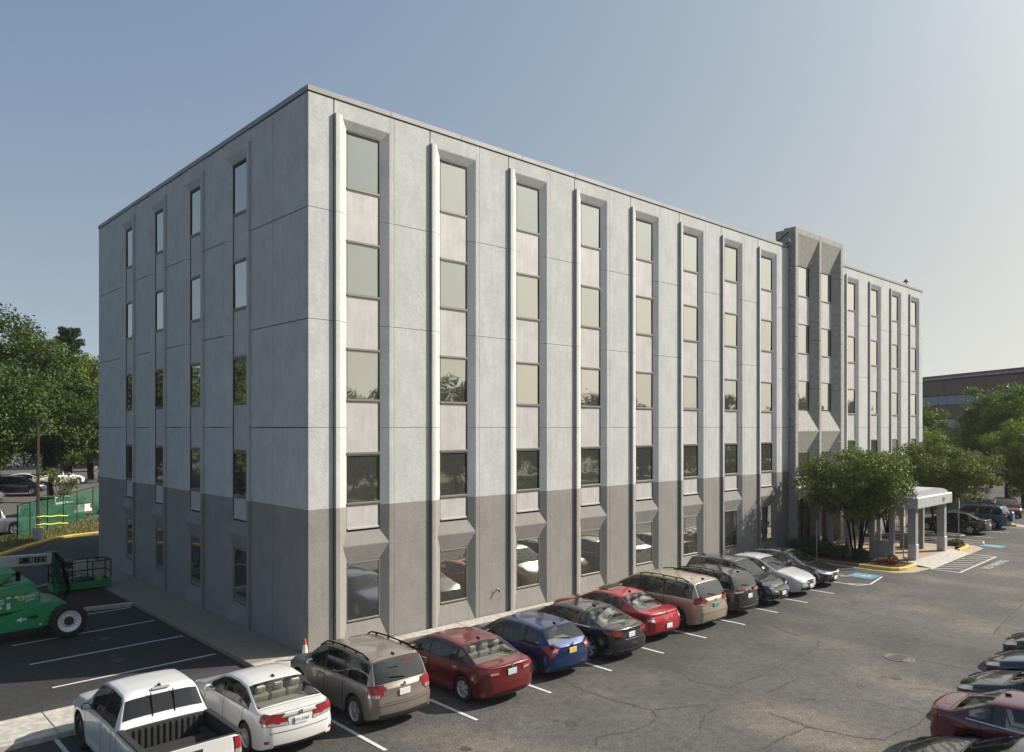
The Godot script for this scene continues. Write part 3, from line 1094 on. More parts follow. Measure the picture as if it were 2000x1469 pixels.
func car_glass(tint: float) -> StandardMaterial3D:
	var key := "car_glass_%d" % int(tint * 100)
	if mats.has(key):
		return mats[key]
	var m := mat(key, Color(0.03, 0.045, 0.045, tint), 0.0)
	m.transparency = BaseMaterial3D.TRANSPARENCY_ALPHA
	m.metallic_specular = 0.8
	return m

func seam(s: Dictionary, mb: MB, u: float, j0: int, j1: int, w := 0.009) -> void:
	for sx in [-1.0, 1.0]:
		var p := []
		for du in [-w, w]:
			var r := car_ring(s, u + du)
			var row := []
			for j in range(j0, j1 + 1):
				row.append(car_pos(s, r[j].x * sx, r[j].y, u + du))
			p.append(row)
		if sx < 0:
			p.reverse()
		grid(p, func(_i, _j): return mb, 0.003)

func make_car(s: Dictionary, root: Node3D) -> void:
	var body := MB.new()
	var under := MB.new()
	var trim := MB.new()
	var clad := MB.new()
	var pillars := {}
	var gs := [MB.new(), MB.new(), MB.new(), MB.new()]  # windscreen, rear, right, left
	var L: float = s.L
	# stations
	var st := [0.0, 0.025, 0.06, 0.11, L - 0.11, L - 0.06, L - 0.025, L]
	var u := 0.18
	while u < L - 0.16:
		st.append(u)
		u += 0.13
	for a in [s.ws[0], s.ws[1], s.rg[0], s.rg[1], s.sg[0], s.sg[1]]:
		st.append(a)
	for pl in s.pillars:
		st.append(pl - 0.035)
		st.append(pl + 0.035)
	for uw in s.wheels:
		for k in 15:
			st.append(uw + (s.R + 0.056) * cos(PI * k / 14.0))
	if s.has("bed"):
		st.append(s.bed[0])
		st.append(s.bed[1])
	st.sort()
	var us := [st[0]]
	for a in st:
		if a - us[-1] > 0.012 and a <= L:
			us.append(a)
	us[-1] = L
	var p := []
	var gaps := []
	for a in us:
		var r := car_ring(s, a)
		var row := []
		for j in 15:
			row.append(car_pos(s, r[j].x, r[j].y, a))
		for j in range(13, -1, -1):
			row.append(car_pos(s, -r[j].x, r[j].y, a))
		p.append(row)
		gaps.append(r[10].y - r[8].y)
	grid(p, func(i, jj):
		var j: int = jj if jj < 14 else 27 - jj
		var um: float = (us[i] + us[i + 1]) * 0.5
		if j <= 1:
			return under
		if j == 2 or (j == 3 and s.get("clad", 0) > 1):
			return clad
		if s.has("bed") and um > s.bed[0] and um < s.bed[1] and j >= 11:
			return null
		if (j == 8 or j == 9) and um > s.sg[0] and um < s.sg[1] and maxf(gaps[i], gaps[i + 1]) > 0.09:
			for pl in s.pillars:
				if absf(um - pl) < 0.036:
					var key: String = "%.2f%s" % [pl, jj < 14]
					if not pillars.has(key):
						pillars[key] = MB.new()
					return pillars[key]
			return gs[2] if jj < 14 else gs[3]
		if j == 7 and um > s.sg[0] - 0.05 and um < s.sg[1] + 0.05:
			return trim
		if j >= 11 and um > s.ws[0] and um < s.ws[1]:
			return gs[0]
		if j >= 11 and um > s.rg[0] and um < s.rg[1]:
			return gs[1]
		return body, 0.0, [Vector3(0, 0, -1), Vector3(0, 0, 1)])
	# nose and tail
	for tail in [false, true]:
		var uu := L if tail else 0.0
		var r := car_ring(s, uu)
		var cp := []
		for k in 11:
			var f := lerpf(1.0, -1.0, k / 10.0) * (1.0 if tail else -1.0)
			var row := []
			for j in 15:
				row.append(car_pos(s, r[j].x * f, r[j].y, uu))
			cp.append(row)
		grid(cp, func(_i, j): return under if j <= 1 else (clad if j == 2 else body), 0.0, [Vector3(1, 0, 0), Vector3(-1, 0, 0)] if tail else [Vector3(-1, 0, 0), Vector3(1, 0, 0)])
	part("body", body, s.paint, root)
	part("underbody", under, mat("underbody_black", lin(0.012, 0.012, 0.012), 0.9), root)
	part("rocker", clad, mat("black_plastic", lin(0.025, 0.025, 0.026), 0.6) if s.get("clad", 0) > 0 else s.paint, root)
	part("window_trim", trim, s.get("trim", mat("black_gloss_trim", lin(0.012, 0.012, 0.012), 0.3)), root)
	for k in pillars:
		part("window_pillar", pillars[k], mat("black_gloss_trim", lin(0.012, 0.012, 0.012), 0.3), root)
	part("windscreen", gs[0], car_glass(0.45), root)
	part("rear_window", gs[1], car_glass(s.get("tint_r", 0.45)), root)
	part("side_window", gs[2], car_glass(s.get("tint", 0.55)), root)
	part("side_window", gs[3], car_glass(s.get("tint", 0.55)), root)
	# wheels
	for uw in s.wheels:
		for sx in [-1.0, 1.0]:
			add_wheel(root, Vector3(sx * (s.W * 0.5 - s.R * 0.31 - 0.02), s.R, uw - L * 0.5), s.R, sx, s.get("spokes", 10), s.get("rim", mat("alloy_silver", lin(0.60, 0.60, 0.61), 0.4, 0.6)))
	# seams of doors, bonnet and boot
	var sm := MB.new()
	for d in s.doors:
		seam(s, sm, d, 3, 7)
	for d in s.get("lids", []):
		seam(s, sm, d, 11, 14)
	part("panel_gap", sm, mat("gap_dark", lin(0.01, 0.01, 0.01), 0.9), root).set_meta("kind", "stuff")
	# handles
	for d in s.get("handles", []):
		for sx in [-1.0, 1.0]:
			var y := soft(s.belt, d, 0.1) - 0.13
			var h := MB.new()
			h.box(Vector3(sx * (car_side(s, d, y) + 0.012), y, d - L * 0.5), Vector3(0.035, 0.035, 0.19), 0.012)
			part("door_handle", h, s.get("handle_mat", s.paint), root)
	# mirrors
	for sx in [-1.0, 1.0]:
		var um: float = s.get("mirror", s.sg[0] + 0.22)
		var y := soft(s.belt, um, 0.1) + 0.085
		var x := car_half(s, um) * 0.945
		var mr := MB.new()
		mr.box(Vector3(sx * (x + 0.12), y, um - L * 0.5), Vector3(0.20, 0.145, 0.11), 0.045)
		mr.box(Vector3(sx * (x + 0.01), y - 0.06, um - L * 0.5 + 0.01), Vector3(0.14, 0.035, 0.06), 0.012)
		var mo := part("wing_mirror", mr, s.get("mirror_mat", s.paint), root)
		var mg := MB.new()
		mg.box(Vector3(sx * (x + 0.125), y, um - L * 0.5 + 0.052), Vector3(0.165, 0.11, 0.012), 0.004)
		part("mirror_glass", mg, mat("mirror_glass", lin(0.6, 0.62, 0.64), 0.02, 1.0), mo)
	if not s.has("bed"):
		var ae := MB.new()
		var ua: float = s.rg[0] - 0.16
		var ra := car_ring(s, ua)
		ae.box(car_pos(s, 0, ra[14].y + 0.02, ua), Vector3(0.035, 0.05, 0.13), 0.012)
		part("roof_aerial", ae, mat("black_plastic", lin(0.025, 0.025, 0.026), 0.6), root)
	if s.get("wiper", false):
		var wp := MB.new()
		var u1: float = s.rg[1] - 0.03
		var u0: float = lerpf(s.rg[0], s.rg[1], 0.78)
		var r1 := car_ring(s, u1)
		var r0 := car_ring(s, u0)
		wp.tube([car_pos(s, 0.05, r1[14].y + 0.015, u1) + Vector3(0, 0, 0.02), car_pos(s, -0.34, r0[13].y + 0.012, u0) + Vector3(0, 0, 0.02)], 0.012, 5)
		part("rear_wiper", wp, mat("black_plastic", lin(0.025, 0.025, 0.026), 0.6), root)
	car_lights(s, root)
	if s.get("inside", true):
		car_inside(s, root)
	if s.has("rails"):
		for sx in [-1.0, 1.0]:
			var rl := MB.new()
			var pts := []
			for k in 9:
				var a := lerpf(s.rails[0], s.rails[1], k / 8.0)
				var r := car_ring(s, a)
				var lift := 0.012 if k == 0 or k == 8 else 0.055
				pts.append(car_pos(s, sx * (r[11].x + 0.0), r[11].y + lift, a))
			rl.tube(pts, 0.02, 6)
			for k in [2, 4, 6]:
				rl.box(pts[k] - Vector3(0, 0.03, 0), Vector3(0.03, 0.05, 0.07), 0.005)
			part("roof_rail", rl, s.get("rail_mat", mat("black_plastic", Color.BLACK)), root)

func car_lights(s: Dictionary, root: Node3D) -> void:
	var L: float = s.L
	var red := mat("tail_lens_red", lin(0.26, 0.005, 0.008), 0.08)
	red.clearcoat_enabled = true
	var clear := mat("lens_clear", lin(0.62, 0.62, 0.62), 0.06, 0.6)
	clear.clearcoat_enabled = true
	var black := mat("black_plastic", lin(0.025, 0.025, 0.026), 0.6)
	var chrome := mat("chrome", lin(0.7, 0.7, 0.7), 0.1, 1.0)
	for t in s.get("tails", []):
		# [from, to, y low at from, y high at from, y low at to, y high at to, red or clear]
		for sx in [-1.0, 1.0]:
			var mb := wrap_lens(s, sx, true, t[0], t[1], func(d): return lerpf(t[2], t[4], (d - t[0]) / (t[1] - t[0])), func(d): return lerpf(t[3], t[5], (d - t[0]) / (t[1] - t[0])))
			if t[6] < 2:
				var sb := wrap_lens(s, sx, true, t[0] - 0.012, t[1] + 0.012, func(d): return lerpf(t[2], t[4], clampf((d - t[0]) / (t[1] - t[0]), 0, 1)) - 0.012, func(d): return lerpf(t[3], t[5], clampf((d - t[0]) / (t[1] - t[0]), 0, 1)) + 0.012, 0.004, 8, 2)
				part("lamp_surround", sb, mat("gap_dark", lin(0.01, 0.01, 0.01), 0.9), root)
			part("tail_light", mb, red if t[6] == 0 else (clear if t[6] == 1 else (chrome if t[6] == 3 else black)), root)
	for t in s.get("heads", []):
		for sx in [-1.0, 1.0]:
			var mb := wrap_lens(s, sx, false, t[0], t[1], func(d): return lerpf(t[2], t[4], (d - t[0]) / (t[1] - t[0])), func(d): return lerpf(t[3], t[5], (d - t[0]) / (t[1] - t[0])))
			part("headlight" if t[6] == 1 else "front_trim", mb, clear if t[6] == 1 else (chrome if t[6] == 3 else black), root)
	var extra := [] if s.has("bed") else [[true, 0.80 * s.W * 0.5, 0.612, 0.622, "dark", 0.004], [true, 0.62, s.clear + 0.10, s.clear + 0.16, "black", 0.006]]
	# panels across the nose or tail: [tail?, half width, y low, y high, what]
	for t in s.get("fascia", []) + extra:
		var mb := MB.new()
		var p := []
		for i in 11:
			var x := lerpf(t[1], -t[1], i / 10.0) * (1.0 if t[0] else -1.0)
			var row := []
			for j in 4:
				row.append(car_pos(s, x, lerpf(t[2], t[3], j / 3.0), L if t[0] else 0.0))
			p.append(row)
		grid(p, func(_i, _j): return mb, t[5] if t.size() > 5 else 0.01)
		part("tail_trim" if t[0] else "grille", mb, {"black": black, "chrome": chrome, "red": red, "dark": mat("gap_dark", Color.BLACK)}.get(t[4], s.paint), root)
	# number plates
	var py: float = s.get("plate_y", 0.62)
	for tail in ([true, false] if s.get("front_plate", false) else [true]):
		var y := py if tail else s.get("plate_f", 0.48) as float
		var at := car_pos(s, 0, y, L if tail else 0.0)
		var k := 1.0 if tail else -1.0
		var pl := MB.new()
		pl.box(at + Vector3(0, 0, k * 0.022), Vector3(0.31, 0.155, 0.014), 0.005)
		var po := part("number_plate", pl, s.get("plate_mat", mat("plate_white", lin(0.62, 0.64, 0.66), 0.45)), root)
		if s.has("plate_text") and tail:
			var tm := TextMesh.new()
			tm.text = s.plate_text
			tm.font_size = 20
			tm.pixel_size = 0.0043
			tm.depth = 0.003
			var o := part("plate_lettering", tm, mat("plate_navy", lin(0.03, 0.04, 0.12), 0.5), po)
			o.position = at + Vector3(0, 0, k * 0.031)
		if s.get("badge", true):
			var bd := MB.new()
			var by: float = (s.get("badge_y", py + 0.2) if tail else s.get("badge_f", 0.66))
			var ba := car_pos(s, 0, by, L if tail else 0.0)
			bd.lathe([Vector2(0.045, 0.0), Vector2(0.045, 0.012), Vector2(0.03, 0.016), Vector2(0.0, 0.016)], 14, Transform3D(Basis(Vector3.RIGHT, PI / 2 * k), ba + Vector3(0, 0, k * 0.008)))
			part("badge", bd, chrome, root)

func car_inside(s: Dictionary, root: Node3D) -> void:
	var L: float = s.L
	var cloth: Material = s.get("cloth", mat("seat_dark", lin(0.045, 0.045, 0.048), 0.9))
	var dark := mat("cabin_dark", lin(0.02, 0.02, 0.021), 0.9)
	var hw: float = s.W * 0.5 - 0.22
	var y0: float = soft(s.belt, s.sg[0] + 0.9, 0.1) - 0.42
	var fl := MB.new()
	fl.box(Vector3(0, y0, (s.sg[0] + s.rg[1]) * 0.5 - L * 0.5), Vector3(hw * 2.0, 0.03, s.rg[1] - s.sg[0] - 0.1))
	part("cabin_floor", fl, dark, root)
	var da := MB.new()
	da.box(Vector3(0, y0 + 0.28, s.sg[0] + 0.32 - L * 0.5), Vector3(hw * 2.0, 0.22, 0.5), 0.06)
	part("dashboard", da, dark, root)
	var rows := [s.get("seat1", s.sg[0] + 1.15)]
	if s.has("seat2"):
		rows.append(s.seat2)
	for ri in rows.size():
		for x in ([-0.37, 0.37] if ri == 0 else [-0.42, 0.0, 0.42]):
			var se := MB.new()
			var z: float = rows[ri] - L * 0.5
			var lean := Basis(Vector3.RIGHT, 0.28)
			var wdt := 0.48 if ri == 0 else 0.415
			se.box(Vector3(x, y0 + 0.34, z), Vector3(wdt, 0.62, 0.14), 0.05, lean)
			se.box(Vector3(x, y0 + 0.10, z - 0.27), Vector3(wdt, 0.14, 0.46), 0.04)
			var so := part("seat", se, cloth, root)
			var hr := MB.new()
			hr.box(Vector3(x, y0 + 0.73, z + 0.10), Vector3(0.25, 0.17, 0.10), 0.04, lean)
			hr.tube([Vector3(x - 0.06, y0 + 0.6, z + 0.06), Vector3(x - 0.06, y0 + 0.72, z + 0.10)], 0.008, 5)
			hr.tube([Vector3(x + 0.06, y0 + 0.6, z + 0.06), Vector3(x + 0.06, y0 + 0.72, z + 0.10)], 0.008, 5)
			part("headrest", hr, cloth, so)
	var sw := MB.new()
	var rim := []
	for k in 17:
		rim.append(Vector3(-0.37, y0 + 0.40, rows[0] - 0.62 - L * 0.5) + Vector3(0.18 * cos(TAU * k / 16), 0.17 * sin(TAU * k / 16), -0.06 * sin(TAU * k / 16)))
	sw.tube(rim, 0.014, 6, false)
	part("steering_wheel", sw, dark, root)
	if s.has("shelf"):
		var sh := MB.new()
		sh.box(Vector3(0, soft(s.belt, s.shelf[1], 0.1) - 0.02, (s.shelf[0] + s.shelf[1]) * 0.5 - L * 0.5), Vector3(hw * 2.0 - 0.1, 0.03, s.shelf[1] - s.shelf[0]), 0.01)
		part("parcel_shelf", sh, s.get("shelf_mat", cloth), root)

# ---- body styles
const NOSE := [[0.2, 0.10], [0.38, 0.0], [0.58, 0.0], [0.72, 0.07], [0.95, 0.14]]
func sedan(L: float, W: float, H: float, o := {}) -> Dictionary:
	var cowl: float = o.get("cowl", 1.18)
	var rt: float = o.get("rt", cowl + 0.86)
	var re: float = o.get("re", L - 1.25)
	var dk: float = o.get("dk", L - 0.52)
	var dy: float = o.get("dy", H * 0.735)
	var s := {
		"L": L, "W": W, "H": H, "clear": 0.19, "R": o.get("R", 0.325), "wheels": [o.get("uf", 0.92), L - o.get("ur", 1.0)],
		"top": [[0.0, H * 0.47], [0.10, H * 0.51], [0.4, H * 0.575], [cowl - 0.1, H * 0.675], [cowl, H * 0.685], [rt, H * 0.955], [rt + 0.35, H * 0.992], [rt + 0.8, H], [re - 0.1, H * 0.972], [re, H * 0.958], [dk, dy], [L - 0.16, dy - 0.015], [L - 0.03, dy - 0.03], [L, dy - 0.07]],
		"belt": [[0.0, H * 0.44], [0.4, H * 0.53], [cowl, H * 0.635], [re - 0.3, H * 0.665], [L - 0.4, H * 0.69], [L, H * 0.64]],
		"en": NOSE, "et": [[0.2, 0.10], [0.36, 0.01], [0.60, 0.0], [0.68, 0.045], [0.80, 0.05], [1.1, 0.03]],
		"ws": [cowl + 0.02, rt], "rg": [re, dk - 0.03], "sg": [cowl + 0.34, re + 0.36], "pillars": [cowl + 1.18, re - 0.06],
		"doors": [cowl + 0.12, cowl + 1.22, re + 0.14], "handles": [cowl + 1.05, re - 0.08], "lids": [cowl - 0.03, dk + 0.04, L - 0.06],
		"seat1": cowl + 1.18, "seat2": re - 0.02, "shelf": [re + 0.12, dk - 0.06], "front_plate": false, "plate_y": 0.66,
	}
	s.merge(o, true)
	return s

func wagon(L: float, W: float, H: float, o := {}) -> Dictionary:
	var cowl: float = o.get("cowl", 1.12)
	var rt: float = o.get("rt", cowl + 0.72)
	var re: float = o.get("re", L - 0.42)
	var gb: float = o.get("gb", L - 0.07)
	var gy: float = o.get("gy", H * 0.64)
	var s := {
		"L": L, "W": W, "H": H, "clear": o.get("clear", 0.22), "R": o.get("R", 0.35), "wheels": [o.get("uf", 0.92), L - o.get("ur", 0.92)],
		"top": [[0.0, H * 0.44], [0.08, H * 0.50], [0.35, H * 0.565], [cowl - 0.1, H * 0.65], [cowl, H * 0.66], [rt, H * 0.945], [rt + 0.3, H * 0.985], [rt + 1.0, H], [re - 0.5, H * 0.985], [re - 0.02, H * 0.955], [re, H * 0.95], [gb, gy], [L - 0.02, gy - 0.10], [L, gy - 0.14]],
		"belt": [[0.0, H * 0.42], [0.35, H * 0.52], [cowl, H * 0.605], [L - 1.2, H * 0.635], [L - 0.2, H * 0.635], [L, H * 0.58]],
		"en": NOSE, "et": [[0.2, 0.12], [0.36, 0.015], [0.62, 0.0], [0.70, 0.05], [1.1, 0.07], [1.7, 0.06]], "tumble": o.get("tumble", 0.24),
		"ws": [cowl + 0.02, rt], "rg": [re + 0.015, gb - 0.02], "sg": [cowl + 0.32, re + 0.02], "pillars": [cowl + 1.1, cowl + 2.02],
		"doors": [cowl + 0.1, cowl + 1.14, cowl + 2.06], "handles": [cowl + 0.98, cowl + 1.85], "lids": [cowl - 0.03, re],
		"wiper": true, "seat1": cowl + 1.1, "seat2": cowl + 2.0, "plate_y": 0.80, "taper_t": 0.03,
	}
	s.merge(o, true)
	return s

func car_thing(called: String, label: String, category: String, s: Dictionary, x: float, z: float, turn := 0.0, group := "cars parked nose or tail to the front wall", y := 0.0) -> Node3D:
	# z: where its middle stands
	var t := thing(called, label, category, Vector3(x, y, z), turn, group)
	make_car(s, t)
	return t

func build_cars() -> void:
	var white := paint("white_car_paint", Color(0.58, 0.575, 0.56))
	var pearl := paint("silver_white_paint", Color(0.50, 0.50, 0.50), 0.2)
	var bronze := paint("bronze_car_paint", Color(0.27, 0.225, 0.185), 0.55, 0.35)
	var dred := paint("dark_red_paint", Color(0.14, 0.005, 0.008), 0.3, 0.3)
	var blue := paint("blue_car_paint", Color(0.002, 0.026, 0.115), 0.4, 0.3)
	var black := paint("black_car_paint", Color(0.008, 0.008, 0.009), 0.0, 0.2)
	var red := paint("bright_red_paint", Color(0.34, 0.008, 0.02), 0.1, 0.3)
	var gold := paint("champagne_paint", Color(0.42, 0.36, 0.27), 0.5, 0.35)
	var maroon := paint("maroon_paint", Color(0.10, 0.008, 0.016), 0.3, 0.25)
	var silver := paint("silver_paint", Color(0.40, 0.41, 0.42), 0.6, 0.3)
	var navy := paint("navy_paint", Color(0.008, 0.012, 0.030), 0.2, 0.2)
	var beige := mat("seat_beige", lin(0.42, 0.41, 0.32), 0.9)
	var greyc := mat("seat_grey", lin(0.16, 0.17, 0.17), 0.9)
	var chrome := mat("chrome", lin(0.7, 0.7, 0.7), 0.1, 1.0)
	var darkrim := mat("alloy_dark", lin(0.03, 0.03, 0.03), 0.35, 0.6)
	var blackp := mat("black_plastic", lin(0.025, 0.025, 0.026), 0.6)

	# --- white saloon
	var s := sedan(4.56, 1.76, 1.44, {"paint": white, "cloth": beige, "spokes": 10, "plate_text": "UTT-3748", "plate_y": 0.80, "badge_y": 0.965, "dy": 1.05, "tint_r": 0.45, "tint": 0.55,
		"tails": [[-0.24, 0.28, 0.86, 1.0, 0.78, 1.0, 0], [0.28, 0.44, 0.80, 0.90, 0.80, 0.89, 0], [-0.12, 0.46, 0.775, 0.86, 0.735, 0.80, 1], [-0.05, 0.02, 0.42, 0.455, 0.42, 0.455, 0]],
		"fascia": [[true, 0.62, 0.29, 0.36, "black"], [true, 0.40, 0.915, 0.932, "chrome"]], "heads": [[-0.45, 0.3, 0.66, 0.80, 0.58, 0.68, 1]]})
	car_thing("saloon_car", "white saloon with cream seats between the white pickup and the bronze estate", "car", s, -3.45, 6.2 - 2.28)
	# --- bronze sport utility estate
	s = wagon(4.60, 1.80, 1.70, {"paint": bronze, "cloth": greyc, "spokes": 5, "rails": [1.75, 4.0], "clad": 1, "plate_y": 0.87, "badge_y": 1.05, "tint_r": 0.75, "tint": 0.6, "R": 0.355,
		"tails": [[-0.30, 0.13, 0.90, 1.06, 0.78, 1.10, 0], [-0.22, 0.13, 0.83, 0.91, 0.80, 0.88, 1], [0.13, 0.2, 0.80, 1.06, 0.86, 1.02, 0]],
		"fascia": [[true, 0.70, 0.28, 0.42, "black"], [true, 0.16, 1.60, 1.635, "red"], [true, 0.55, 0.66, 0.675, "dark"]], "heads": [[-0.4, 0.3, 0.74, 0.86, 0.68, 0.80, 1]], "shelf": [3.6, 4.2], "shelf_mat": blackp})
	car_thing("estate_car", "bronze estate with black roof rails parked at the building corner", "car", s, -0.86, 6.45 - 2.30)
	# --- dark red saloon
	s = sedan(4.85, 1.83, 1.455, {"paint": dred, "cloth": beige, "spokes": 6, "R": 0.335, "plate_y": 0.84, "badge_y": 1.0, "tint_r": 0.45, "tint": 0.6, "dy": 1.07, "handle_mat": chrome,
		"tails": [[-0.34, 0.36, 0.92, 1.0, 0.80, 0.98, 0], [0.1, 0.34, 0.82, 0.88, 0.83, 0.87, 1]],
		"fascia": [[true, 0.55, 0.26, 0.36, "black"]], "plate_mat": mat("plate_pale_blue", lin(0.42, 0.55, 0.55), 0.45)})
	car_thing("saloon_car", "dark red saloon with cream seats beside the bronze estate", "car", s, 2.1, 7.05 - 2.42)
	# --- blue hatchback
	s = wagon(4.36, 1.82, 1.47, {"paint": blue, "cloth": greyc, "spokes": 12, "R": 0.325, "clear": 0.19, "re": 3.72, "gb": 4.2, "gy": 1.05, "plate_y": 0.80, "badge_y": 0.98, "tint_r": 0.3, "tint": 0.6, "tumble": 0.32, "pillars": [2.2, 3.15], "doors": [1.2, 2.24, 3.2],
		"tails": [[-0.46, 0.0, 0.93, 0.97, 0.70, 1.02, 0], [0.0, 0.22, 0.70, 1.02, 0.76, 0.92, 0], [0.04, 0.2, 0.82, 0.92, 0.82, 0.90, 1]], "seat2": 3.0, "shelf": [3.3, 3.9], "shelf_mat": mat("shelf_grey", lin(0.35, 0.38, 0.37), 0.9),
		"fascia": [[true, 0.66, 0.27, 0.34, "black"], [true, 0.34, 0.72, 0.88, "dark", 0.004]], "plate_mat": mat("plate_yellow", lin(0.62, 0.42, 0.10), 0.45)})
	car_thing("hatchback_car", "royal blue hatchback with a yellow number plate", "car", s, 4.78, 6.75 - 2.18)
	# --- black saloon, chrome window line
	s = sedan(4.86, 1.85, 1.445, {"paint": black, "cloth": greyc, "spokes": 5, "R": 0.335, "plate_y": 0.80, "badge_y": 0.98, "trim": chrome, "dy": 1.06, "re": 3.45, "handle_mat": chrome, "tint_r": 0.35,
		"tails": [[-0.42, 0.30, 0.90, 0.97, 0.78, 0.95, 0], [0.2, 0.36, 0.80, 0.94, 0.80, 0.9, 0]], "fascia": [[true, 0.42, 0.68, 0.90, "black", 0.006], [true, 0.30, 0.66, 0.675, "chrome"], [true, 0.75, 0.24, 0.36, "black"], [true, 0.6, 0.36, 0.375, "chrome"]]})
	car_thing("saloon_car", "black saloon with chrome window line between the blue hatchback and the bright red coupe", "car", s, 7.36, 6.85 - 2.43)
	# --- bright red coupe
	s = sedan(4.88, 1.82, 1.42, {"paint": red, "cloth": greyc, "spokes": 8, "plate_y": 0.52, "badge_y": 0.93, "dy": 1.0, "re": 3.35, "dk": 4.25, "doors": [1.35, 2.75], "handles": [2.5], "pillars": [2.68], "sg": [1.52, 3.55], "tint_r": 0.3,
		"tails": [[-0.40, 0.14, 0.80, 0.86, 0.68, 0.86, 0], [-0.2, 0.10, 0.74, 0.80, 0.70, 0.78, 1]], "fascia": [], "et": [[0.2, 0.10], [0.36, 0.01], [0.66, 0.0], [0.76, 0.05], [0.86, 0.10], [1.1, 0.12]]})
	var t := car_thing("coupe_car", "bright red two door coupe with dark sunroof", "car", s, 9.98, 6.35 - 2.44)
	var sr := MB.new()
	sr.box(Vector3(0, 1.415, 2.3 - 2.44), Vector3(0.82, 0.02, 0.46), 0.008)
	part("sunroof", sr, mat("black_gloss_trim", lin(0.012, 0.012, 0.012), 0.05), t)
	# --- champagne minivan
	s = wagon(5.08, 1.985, 1.75, {"paint": gold, "cloth": greyc, "spokes": 7, "clear": 0.18, "cowl": 1.0, "rt": 1.95, "re": 4.62, "gb": 5.03, "rails": [2.2, 4.4], "tint": 0.75, "tint_r": 0.7, "plate_y": 0.86, "badge_y": 1.06, "gy": 1.13, "pillars": [2.3, 3.42], "doors": [1.25, 2.32, 3.45], "handles": [2.15, 2.6], "uf": 1.0, "ur": 1.05,
		"tails": [[-0.30, 0.0, 0.98, 1.14, 0.93, 1.20, 0], [0.0, 0.30, 0.95, 1.20, 0.98, 1.06, 0], [-0.1, 0.2, 0.90, 0.95, 0.92, 0.98, 1]], "fascia": [[true, 0.36, 0.72, 0.98, "body", 0.004], [true, 0.10, 1.69, 1.71, "red"]], "plate_mat": mat("plate_teal", lin(0.08, 0.25, 0.30), 0.45)})
	car_thing("minivan", "champagne gold minivan with black roof rails beside the bright red coupe", "van", s, 12.5, 6.62 - 2.54)
	# --- black sport utility, tail out
	s = wagon(4.62, 1.86, 1.67, {"paint": black, "cloth": greyc, "spokes": 5, "R": 0.36, "clad": 2, "rails": [1.7, 4.0], "rail_mat": chrome, "trim": chrome, "tint": 0.8, "tint_r": 0.6, "plate_y": 0.78, "badge_y": 1.0,
		"tails": [[-0.25, 0.42, 0.98, 1.06, 0.97, 1.07, 0], [-0.1, 0.35, 0.94, 0.985, 0.94, 0.985, 1]], "fascia": [[true, 0.70, 0.26, 0.46, "black"], [true, 0.5, 0.40, 0.43, "chrome"]]})
	car_thing("sport_utility_car", "black sport utility car parked tail out beside the champagne minivan", "car", s, 15.05, 6.5 - 2.31)
	# --- black crossover, nose out
	s = wagon(4.40, 1.81, 1.69, {"paint": black, "cloth": greyc, "spokes": 5, "R": 0.355, "clad": 1, "trim": chrome, "re": 3.9, "tint": 0.8, "plate_y": 0.8, "front_plate": true, "plate_f": 0.52, "badge_f": 0.80,
		"heads": [[-0.45, 0.24, 0.86, 0.95, 0.80, 0.88, 1], [-0.05, 0.42, 0.74, 0.80, 0.50, 0.55, 3], [0.0, 0.30, 0.50, 0.74, 0.5, 0.72, 2], [-0.1, 0.5, 0.26, 0.30, 0.33, 0.37, 3]], "fascia": [[false, 0.52, 0.62, 0.80, "black"], [false, 0.42, 0.80, 0.83, "chrome"], [false, 0.42, 0.30, 0.44, "dark"]],
		"tails": [[-0.3, 0.3, 0.98, 1.05, 0.98, 1.05, 0]]})
	car_thing("crossover_car", "black crossover parked nose out with bright angular lamps beside the white saloon", "car", s, 17.6, 6.5 - 2.2, PI)
	# --- white saloon, nose out
	s = sedan(4.63, 1.76, 1.50, {"paint": pearl, "cloth": greyc, "spokes": 10, "front_plate": true, "plate_f": 0.45, "badge_f": 0.66, "tails": [[-0.3, 0.3, 0.92, 1.02, 0.92, 1.0, 0]],
		"heads": [[-0.52, 0.30, 0.74, 0.80, 0.60, 0.70, 1], [0.05, 0.34, 0.30, 0.40, 0.30, 0.38, 2], [0.34, 0.60, 0.68, 0.71, 0.50, 0.54, 3]], "fascia": [[false, 0.26, 0.52, 0.70, "dark"], [false, 0.40, 0.27, 0.42, "dark"]]})
	car_thing("saloon_car", "pale silver white saloon parked nose out between two black cars", "car", s, 20.1, 6.45 - 2.31, PI)
	# --- black saloon, nose out
	s = sedan(4.82, 1.85, 1.45, {"paint": black, "cloth": greyc, "spokes": 10, "trim": chrome, "front_plate": true, "plate_f": 0.44, "badge_f": 0.62, "tails": [[-0.3, 0.3, 0.92, 1.02, 0.92, 1.0, 0]],
		"heads": [[-0.50, 0.36, 0.72, 0.80, 0.60, 0.70, 1], [0.36, 0.62, 0.66, 0.70, 0.46, 0.52, 3], [0.0, 0.3, 0.28, 0.33, 0.28, 0.31, 1]], "fascia": [[false, 0.30, 0.48, 0.70, "chrome"], [false, 0.24, 0.52, 0.66, "dark", 0.014], [false, 0.44, 0.25, 0.38, "dark"]]})
	car_thing("saloon_car", "black saloon parked nose out next to the planted bed by the entrance", "car", s, 22.65, 6.35 - 2.41, PI)

	# --- row across the aisle
	var g2 := "cars parked across the aisle"
	s = sedan(4.80, 1.85, 1.46, {"paint": maroon, "cloth": greyc, "spokes": 10, "trim": chrome, "tails": [[-0.22, 0.40, 0.86, 1.0, 0.82, 0.96, 0]], "fascia": [[true, 0.6, 0.26, 0.36, "black"]], "dy": 1.08})
	car_thing("saloon_car", "maroon saloon across the aisle with its tail lamp towards the building", "car", s, 7.55, 15.45 + 2.4, PI, g2)
